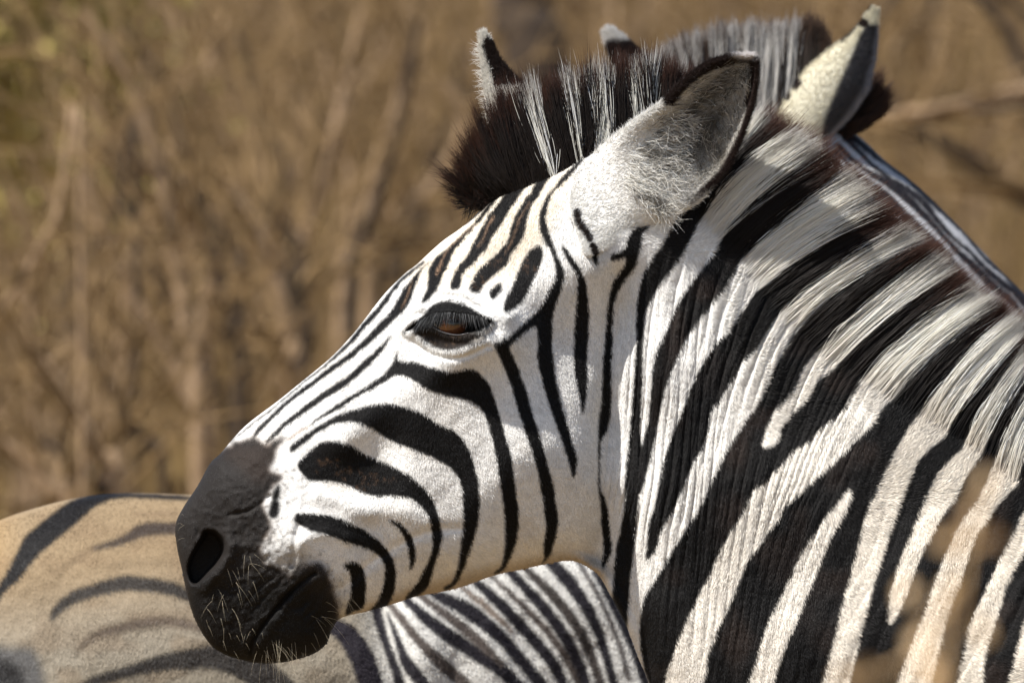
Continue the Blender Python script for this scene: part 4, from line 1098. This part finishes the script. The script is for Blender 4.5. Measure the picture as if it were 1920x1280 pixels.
OUT3 = [(-170,1120),(-120,1045),(-60,1003),(0,975),(60,954),(150,932),(240,924),(350,927),(500,935),(700,955),(880,985),(1030,1028),(1105,1062),(1140,1105),(1170,1160),(1200,1220),(1222,1280),(1260,1400),(1330,1560),(1420,1720),(1480,1900),(1460,2000),(1390,2010),(1300,1900),(1200,1780),(1120,1720),(1000,1800),(800,1880),(500,1890),(200,1830),(20,1720),(-120,1560),(-190,1350)]
F3 = Field(OUT3, [(200,1200,.62),(500,1300,.6),(760,1250,.55),(900,1250,.40),(1020,1200,.26),(1120,1250,.17),(1190,1280,.14),(1300,1700,.4),(600,1600,.6)])
def h3(x, y, d, base):
    e = 34 * g(x, y, 260, 1240, 240, 200) + 18 * g(x, y, 60, 1050, 120, 90) - 24 * ridge(x, y, [(700,1080),(720,1200),(760,1340),(800,1500)], 34)
    e += 3 * noise2((x, y), 60, 93) + 1.0 * noise2((x, y), 16, 94)
    return base + e * smooth01(0, 60, d)
def col3(x, y):
    c = r3.sample(x, y)
    s = np.sin((x + 0.1 * y) / 22 + noise2((x, y), 150, 95)) > 0.1
    w = np.where(s[..., None], np.array((0.55, 0.5, 0.43)), np.array((0.03, 0.026, 0.025)))
    return np.where((y > 1410)[..., None], w, c)
v, q, c, G3 = sheet_body(F3, (-60, 915, 1260, 1330), 3.6, h3, col3, PL3)
X3 = lambda x: (x - 960) * PL3.k
v, q, c = add_parts(v, q, c, [leg(X3(0), .50, .62, 1, PL3, True, (.5, .42, .32)), leg(X3(70), .76, .62, 1, PL3, True, (.5, .42, .32)),
                              leg(X3(900), .52, .58, 1, PL3, False, (.56, .52, .47)), leg(X3(980), .74, .58, 1, PL3, False, (.56, .52, .47))])
z3 = tag(empty('zebra', (X3(500), .62, 0)), 'tan rumped zebra partly hidden below the dark muzzle and jaw', 'zebra', 'zebras standing close together')
np_mesh('body', v, q, None, M_SKIN, z3, c)
def flow3(x, y):
    a = 1.9 + 0.5 * noise2((x, y), 120, 97) + 0 * x
    return -np.cos(a), np.sin(a)
o = coat(F3, G3, PL3, (-60, 915, 1260, 1330), 190000, col3, flow3, 7, 0.6, 'coat', z3, bright=0.08); o['kind'] = 'stuff'

# ------------------------------------------------------------------ land and brush
def hill(x, y):
    r = np.clip(y - 12, 0, None)
    return 0.115 * r * r / (r + 8) + 0.05 * np.sin(x * 0.5 + y * 0.31) * smooth01(8, 14, y)
gx_ = np.concatenate([np.linspace(-260, -14, 40)[:-1], np.linspace(-14, 14, 90), np.linspace(14, 260, 40)[1:]])
gy_ = np.concatenate([np.linspace(-60, 4, 30)[:-1], np.linspace(4, 60, 150), np.linspace(60, 420, 40)[1:]])
GX, GY = np.meshgrid(gx_, gy_)
GZ = hill(GX, GY)
idx = np.arange(GX.size).reshape(GX.shape)
gq = np.stack([idx[:-1, :-1], idx[:-1, 1:], idx[1:, 1:], idx[1:, :-1]], -1).reshape(-1, 4)
gnd = np_mesh('ground', np.stack([GX, GY, GZ], -1).reshape(-1, 3), gq, None, M_EARTH)
gnd['kind'] = 'structure'

def blades(n, x0, x1, y0, y1, hmin, hmax, w, lean=0.35):
    y = rng.uniform(y0, y1, n); half = 0.06 * (y + 9) + 0.7
    x = rng.uniform(-1, 1, n) * half
    h = rng.uniform(hmin, hmax, n); a = rng.uniform(0, 2 * math.pi, n)
    b = np.stack([x, y, hill(x, y) - 0.01], -1)
    wv = np.stack([np.cos(a), np.sin(a), 0 * a], -1) * (w * rng.uniform(.6, 1.3, n))[:, None]
    ln = rng.normal(0, lean, (n, 2))
    mid = b + np.stack([ln[:, 0] * h * .35, ln[:, 1] * h * .35, h * .6], -1); tp = b + np.stack([ln[:, 0] * h, ln[:, 1] * h, h * (1 - 0.25 * np.abs(ln).sum(1))], -1)
    V = np.stack([b - wv, b + wv, mid - wv * .7, mid + wv * .7, tp], 1).reshape(-1, 3)
    k = np.arange(n) * 5
    Q = np.stack([k, k + 1, k + 3, k + 2], 1); T = np.stack([k + 2, k + 3, k + 4], 1)
    return V, Q, T
V, Q, T = blades(42000, -4, 4, 12, 42, 0.12, 0.55, 0.004)
gr = np_mesh('dry_grass', V, Q, T, M_STRAW, None, None, False)
tag(gr, 'dry straw coloured grass covering the slope behind the zebras', 'grass', None, 'stuff')

def tubes(paths, ns=6):
    Vs, Qs, n = [], [], 0
    for path, rad in paths:
        p = np.asarray(path, float); m = len(p)
        t = np.gradient(p, axis=0); t /= np.linalg.norm(t, axis=1, keepdims=True) + 1e-12
        a = np.cross(t, np.array((0.13, 0.97, 0.21))); a /= np.linalg.norm(a, axis=1, keepdims=True) + 1e-12
        b = np.cross(t, a)
        w = np.arange(ns) * 2 * math.pi / ns
        ringv = p[:, None] + np.asarray(rad)[:, None, None] * (np.cos(w)[None, :, None] * a[:, None] + np.sin(w)[None, :, None] * b[:, None])
        Vs.append(ringv.reshape(-1, 3))
        i = np.arange(m - 1)[:, None] * ns; j = np.arange(ns)[None]
        Qs.append(np.stack([i + j, i + (j + 1) % ns, i + ns + (j + 1) % ns, i + ns + j], -1).reshape(-1, 4) + n)
        n += m * ns
    return np.concatenate(Vs), np.concatenate(Qs)

def wander(p0, d, L, k, wig):
    pts = [np.array(p0, float)]; d = np.array(d, float)
    for _ in range(k):
        d = d / np.linalg.norm(d) + rng.normal(0, wig, 3)
        pts.append(pts[-1] + d / np.linalg.norm(d) * L / k)
    return np.array(pts)

def bush_mesh(ht, nst, spread, r0):
    """returns (stem paths, twig paths) round the origin"""
    S_, T_ = [], []
    for i in range(nst):
        a = rng.uniform(0, 2 * math.pi); ti = rng.uniform(0.1, 1.0) * spread
        p = wander((0.12 * math.cos(a), 0.12 * math.sin(a), -0.05), (math.cos(a) * ti, math.sin(a) * ti, 1), ht * rng.uniform(.7, 1.1), 9, 0.10)
        r = r0 * rng.uniform(.6, 1.2); S_.append((p, np.linspace(r, r * .3, len(p))))
        for j in range(7):
            k = rng.integers(2, 9)
            d = p[min(k + 1, 9)] - p[k - 1]; d = d / np.linalg.norm(d) + rng.normal(0, .55, 3)
            tp = wander(p[k], d, ht * rng.uniform(.2, .5), 6, 0.16)
            rr = r * .42 * rng.uniform(.7, 1.1); T_.append((tp, np.linspace(rr, rr * .3, len(tp))))
            for m_ in range(3):
                kk = rng.integers(1, 5); d2 = (tp[kk + 1] - tp[kk]); d2 = d2 / np.linalg.norm(d2) + rng.normal(0, .7, 3)
                t2 = wander(tp[kk], d2, ht * rng.uniform(.1, .25), 4, .2); T_.append((t2, np.linspace(rr * .5, rr * .2, len(t2))))
    return S_, T_

# shrubs right behind the animals: their main stems stand where the photograph shows them
def at(px, py, y):
    pl = Plane(y)
    return np.array([(px - 960) * pl.k, y, pl.zc + (640 - py) * pl.k])
def traced_bush(stems, y, label, mat=M_BARK, rad=0.012):
    base = np.mean([at(s[-1][0], s[-1][1], y)[:2] for s in stems], axis=0)
    root = tag(empty('bare_bush', (base[0], base[1], float(hill(base[0], base[1])))), label, 'bush', 'bare bushes behind the zebras')
    tw = []
    for s in stems:
        dy = rng.uniform(-.5, .5)
        p = np.array([at(a, b, y + dy) for a, b, *_ in s])[::-1]
        w = np.array([(q_[2] if len(q_) > 2 else 20) for q_ in s])[::-1] * Plane(y).k * 0.6
        ft = np.array([p[0][0] * 0.6 + base[0] * 0.4, p[0][1], float(hill(p[0][0], p[0][1])) - 0.05])
        p = np.vstack([ft, p]); w = np.concatenate([[w[0] * 1.15], w])
        pw = catmull(np.column_stack([p, w]), False, 5)
        V, Q = tubes([(pw[:, :3], np.maximum(pw[:, 3], 0.002))], 8)
        np_mesh('stem', V, Q, None, mat, root)
        V, Q = tubes([(pw[:, :3] + np.array((rng.uniform(.01, .12), rng.uniform(.1, .4), 0)) + rng.normal(0, .012, (len(pw), 3)).cumsum(0) * .25, np.maximum(pw[:, 3] * .8, 0.002))], 8)
        np_mesh('stem', V, Q, None, M_BARKD, root)  # dark copy behind each stem, standing in for its shaded side
        for j in range(16):
            k = rng.integers(4, len(pw) - 1)
            d = pw[k, :3] - pw[k - 1, :3]; d = d / np.linalg.norm(d) + rng.normal(0, .5, 3)
            t_ = wander(pw[k, :3], d, rng.uniform(.25, .7), 6, .15); tw.append((t_, np.linspace(pw[k, 3] * .45, 0.0012, len(t_))))
            for m_ in range(2):
                t2 = wander(t_[3], (t_[4] - t_[3]) / np.linalg.norm(t_[4] - t_[3]) + rng.normal(0, .6, 3), .3, 4, .2); tw.append((t2, np.linspace(pw[k, 3] * .25, 0.001, len(t2))))
    V, Q = tubes(tw, 5)
    o = np_mesh('twigs', V, Q, None, M_TWIG, root); o['kind'] = 'stuff'
    return root
traced_bush([[(130,200,14),(180,400,18),(230,520,20),(300,640,22),(345,720,24),(375,800,26),(395,880,28)], [(150,20,12),(215,100,16),(260,190,18),(300,330,18),(330,480,22),(350,620,24),(372,780,26)], [(165,190,12),(290,330,16),(370,430,18),(398,490,20),(385,580,22),(380,760,24)]], 8.0, 'pale many stemmed bare bush at the left, its stems leaning up to the left')
traced_bush([[(430,340,10),(490,450,20),(530,560,24),(545,640,26),(550,760,28)], [(680,20,14),(640,200,18),(600,350,20),(565,470,22),(552,560,24),(548,700,26)], [(400,60,10),(440,180,12),(490,300,14),(500,420,16),(535,600,20)]], 9.0, 'pale bare bush left of the nasal bridge with stems forking in a wide V')
traced_bush([[(760,90,12),(745,200,14),(700,330,16),(680,450,18),(640,600,20)], [(830,150,18),(870,240,16),(800,360,16),(740,400,18),(690,560,20)], [(600,20,8),(620,160,10),(650,300,12),(660,480,16)]], 11.0, 'thin bare bush between the V shaped bush and the dark brown forelock')
traced_bush([[(0,830,18),(60,870,22),(100,930,26),(130,1000,28)], [(0,590,12),(60,490,12),(110,400,12),(150,300,10)], [(60,640,12),(140,760,16),(190,860,20),(220,960,22)]], 7.0, 'low bare bush above the tan rump in the lower left corner')
traced_bush([[(1960,160,20),(1840,185,18),(1740,208,18),(1650,218,18),(1500,240,16),(1300,420,20)]], 9.5, 'bush with one long pale pinkish branch crossing behind the right ear')
traced_bush([[(1660,180,12),(1700,225,20),(1780,275,24),(1920,365,26),(2100,480,30)], [(1600,80,10),(1660,20,14),(1760,-60,16),(1960,300,20)]], 10.5, 'dark barked bush with a branch sloping down to the right edge', M_BARKD)

protos = []
for kk in range(3):
    S_, T_ = bush_mesh([2.0, 1.6, 2.4][kk], [9, 11, 8][kk], [0.5, 0.8, 0.4][kk], [0.014, 0.011, 0.017][kk])
    root = empty('bare_bush', (0, 0, 0))
    for s_ in S_[:9]:
        V, Q = tubes([s_], 6); np_mesh('stem', V, Q, None, M_BARKD if kk == 1 else M_BARK, root)  # one bush kind gets dark stems, standing in for shaded gaps
    V, Q = tubes(T_ + S_[9:], 5); o = np_mesh('twigs', V, Q, None, M_TWIG, root); o['kind'] = 'stuff'
    protos.append(root)
def copy_tree(o, parent=None):
    c_ = o.copy(); C.objects.link(c_); c_.parent = parent
    for ch in [k_ for k_ in bpy.data.objects if k_.parent == o]:
        copy_tree(ch, c_)
    return c_
NB = 54
for i in range(NB):
    p_ = protos[i % 3]
    r_ = p_ if i < 3 else copy_tree(p_)
    y = 15 + 24 * ((i + rng.uniform(0, 1)) / NB) ** 1.1
    half = 0.055 * (y + 9) + 0.4
    x = half * (((i * 0.618034) % 1.0) * 2 - 1)
    r_.location = (x, y, float(hill(x, y)))
    r_.rotation_euler = (0, 0, rng.uniform(0, 6.28)); s_ = rng.uniform(.8, 1.2); r_.scale = (s_, s_, s_)
    tag(r_, 'bare twiggy brown bush blurred into the thicket on the slope', 'bush', 'bushes of the far thicket')

# dark trunk behind the forelock
tp = at(985, 60, 13.0)
tr = tag(empty('tree', (tp[0], 13.0, float(hill(tp[0], 13.0)))), 'dark blurred tree trunk rising straight up behind the forelock', 'tree')
tz = float(hill(tp[0], 13.0))
trunk = catmull([(tp[0] + .3, 13, tz - .1), (tp[0] + .22, 13, tz + .5), (tp[0] + .03, 13, at(985, 120, 13.0)[2]), (tp[0] - .01, 13.02, at(985, 0, 13.0)[2]), (tp[0] - .05, 13, 3.0), (tp[0] + .1, 13, 4.2)], False, 6)
V, Q = tubes([(trunk, np.linspace(0.085, 0.055, len(trunk)))], 12)
np_mesh('trunk', V, Q, None, M_BARKD, tr)
lim = []
for j in range(16):
    z = rng.uniform(2.6, 4.1); a = rng.uniform(0, 6.28)
    lim.append((wander((tp[0], 13, z), (math.cos(a), math.sin(a), .7), rng.uniform(.8, 2.0), 7, .15), np.linspace(.03, .004, 8)))
V, Q = tubes(lim, 6); np_mesh('crown', V, Q, None, M_BARKD, tr)

def leaf_cloud(n, cx, cy, cz, rx, ry, rz, size):
    u = rng.normal(0, 1, (n, 3)); u /= np.linalg.norm(u, axis=1, keepdims=True); u *= rng.uniform(.2, 1, (n, 1)) ** .6
    c_ = np.array((cx, cy, cz)) + u * np.array((rx, ry, rz)) * (1 + .3 * rng.normal(0, 1, (n, 1)))
    a = rng.normal(0, 1, (n, 3)); a /= np.linalg.norm(a, axis=1, keepdims=True)
    b = np.cross(a, rng.normal(0, 1, (n, 3))); b /= np.linalg.norm(b, axis=1, keepdims=True)
    s = size * rng.uniform(.5, 1.3, (n, 1))
    V = np.stack([c_ - a * s, c_ + b * s * .4, c_ + a * s, c_ - b * s * .4], 1).reshape(-1, 3)
    k = np.arange(n) * 4
    return V, np.stack([k, k + 1, k + 2, k + 3], 1)
lp = at(40, 60, 12.0)
lb = tag(empty('leafy_bush', (lp[0], 12.0, float(hill(lp[0], 12.0)))), 'yellow olive leafy bush blurred in the upper left corner', 'bush')
V, Q = leaf_cloud(3600, lp[0] - .1, 12, lp[2] + .1, .42, .25, .5, .032); np_mesh('crown', V, Q, None, M_OLIVE, lb, None, False)
st_ = [(wander((lp[0], 12, float(hill(lp[0], 16))), (rng.normal(0, .2), rng.normal(0, .2), 1), lp[2] + .2, 6, .1), np.linspace(.015, .005, 7)) for _ in range(6)]
V, Q = tubes(st_, 6); np_mesh('trunk', V, Q, None, M_BARK, lb)

# dry plant close to the camera, out of focus in the lower right
def near_pt(px, py, y):
    pl = Plane(y); return np.array([(px - 960) * pl.k, y, pl.zc + (640 - py) * pl.k])
yf = -4.6
bp_ = near_pt(1780, 1280, yf)
pr = tag(empty('dry_plant', (bp_[0], yf, 0)), 'blurred rusty dry plant close to the lens at lower right', 'plant')
stem = catmull([(bp_[0] - .02, yf, -.02), (bp_[0] - .015, yf, .5), (bp_[0], yf, 1.0), near_pt(1770, 1250, yf), near_pt(1800, 1130, yf), near_pt(1815, 1020, yf), near_pt(1845, 900, yf)], False, 6)
V, Q = tubes([(stem, np.linspace(.0025, .001, len(stem)))], 6); np_mesh('stem', V, Q, None, M_RUST, pr)
def leaf(px, py, ang, L, wd):
    L *= .6; wd *= .6
    c0 = near_pt(px, py, yf + rng.uniform(-.05, .05))
    a = np.array((math.cos(ang), rng.normal(0, .3), math.sin(ang))); a /= np.linalg.norm(a)
    b = np.cross(a, np.array((0.2, 1, 0.1))); b /= np.linalg.norm(b); nrm = np.cross(a, b)
    vs = []
    for s in np.linspace(-1, 1, 7):
        wv = wd * math.sqrt(max(0, 1 - s * s)) + .0004
        for k, t in enumerate((-1, 0, 1)):
            vs.append(c0 + a * L * s + b * wv * t + nrm * (0.25 * wd * (abs(t)) - .15 * L * s * s))
    q_ = [(i * 3 + j, i * 3 + j + 1, i * 3 + j + 4, i * 3 + j + 3) for i in range(6) for j in range(2)]
    np_mesh('leaf', np.array(vs), np.array(q_), None, M_RUST, pr)
for a_ in ((1775,1010,.3,.011,.006),(1860,1010,2.6,.010,.006),(1845,905,1.2,.010,.004),(1820,960,1.0,.012,.004),(1720,1200,1.0,.010,.005),(1620,1260,.2,.010,.006),(1840,1180,2.2,.010,.005),(1745,1270,1.1,.012,.005),(1700,1110,1.2,.009,.004),(1590,1270,2.8,.008,.005)):
    leaf(*a_)
br_ = [(np.array([near_pt(1775,1265,yf), near_pt(1720,1230,yf), near_pt(1660,1262,yf), near_pt(1610,1262,yf)]), np.array([.0016,.0014,.0012,.001])), (np.array([near_pt(1800,1130,yf), near_pt(1760,1150,yf), near_pt(1715,1195,yf)]), np.array([.0014,.0012,.001])), (np.array([near_pt(1812,1030,yf), near_pt(1840,1015,yf), near_pt(1862,1008,yf)]), np.array([.0013,.0012,.001]))]
for b1 in br_:
    V, Q = tubes([b1], 6); np_mesh('branch', V, Q, None, M_RUST, pr)
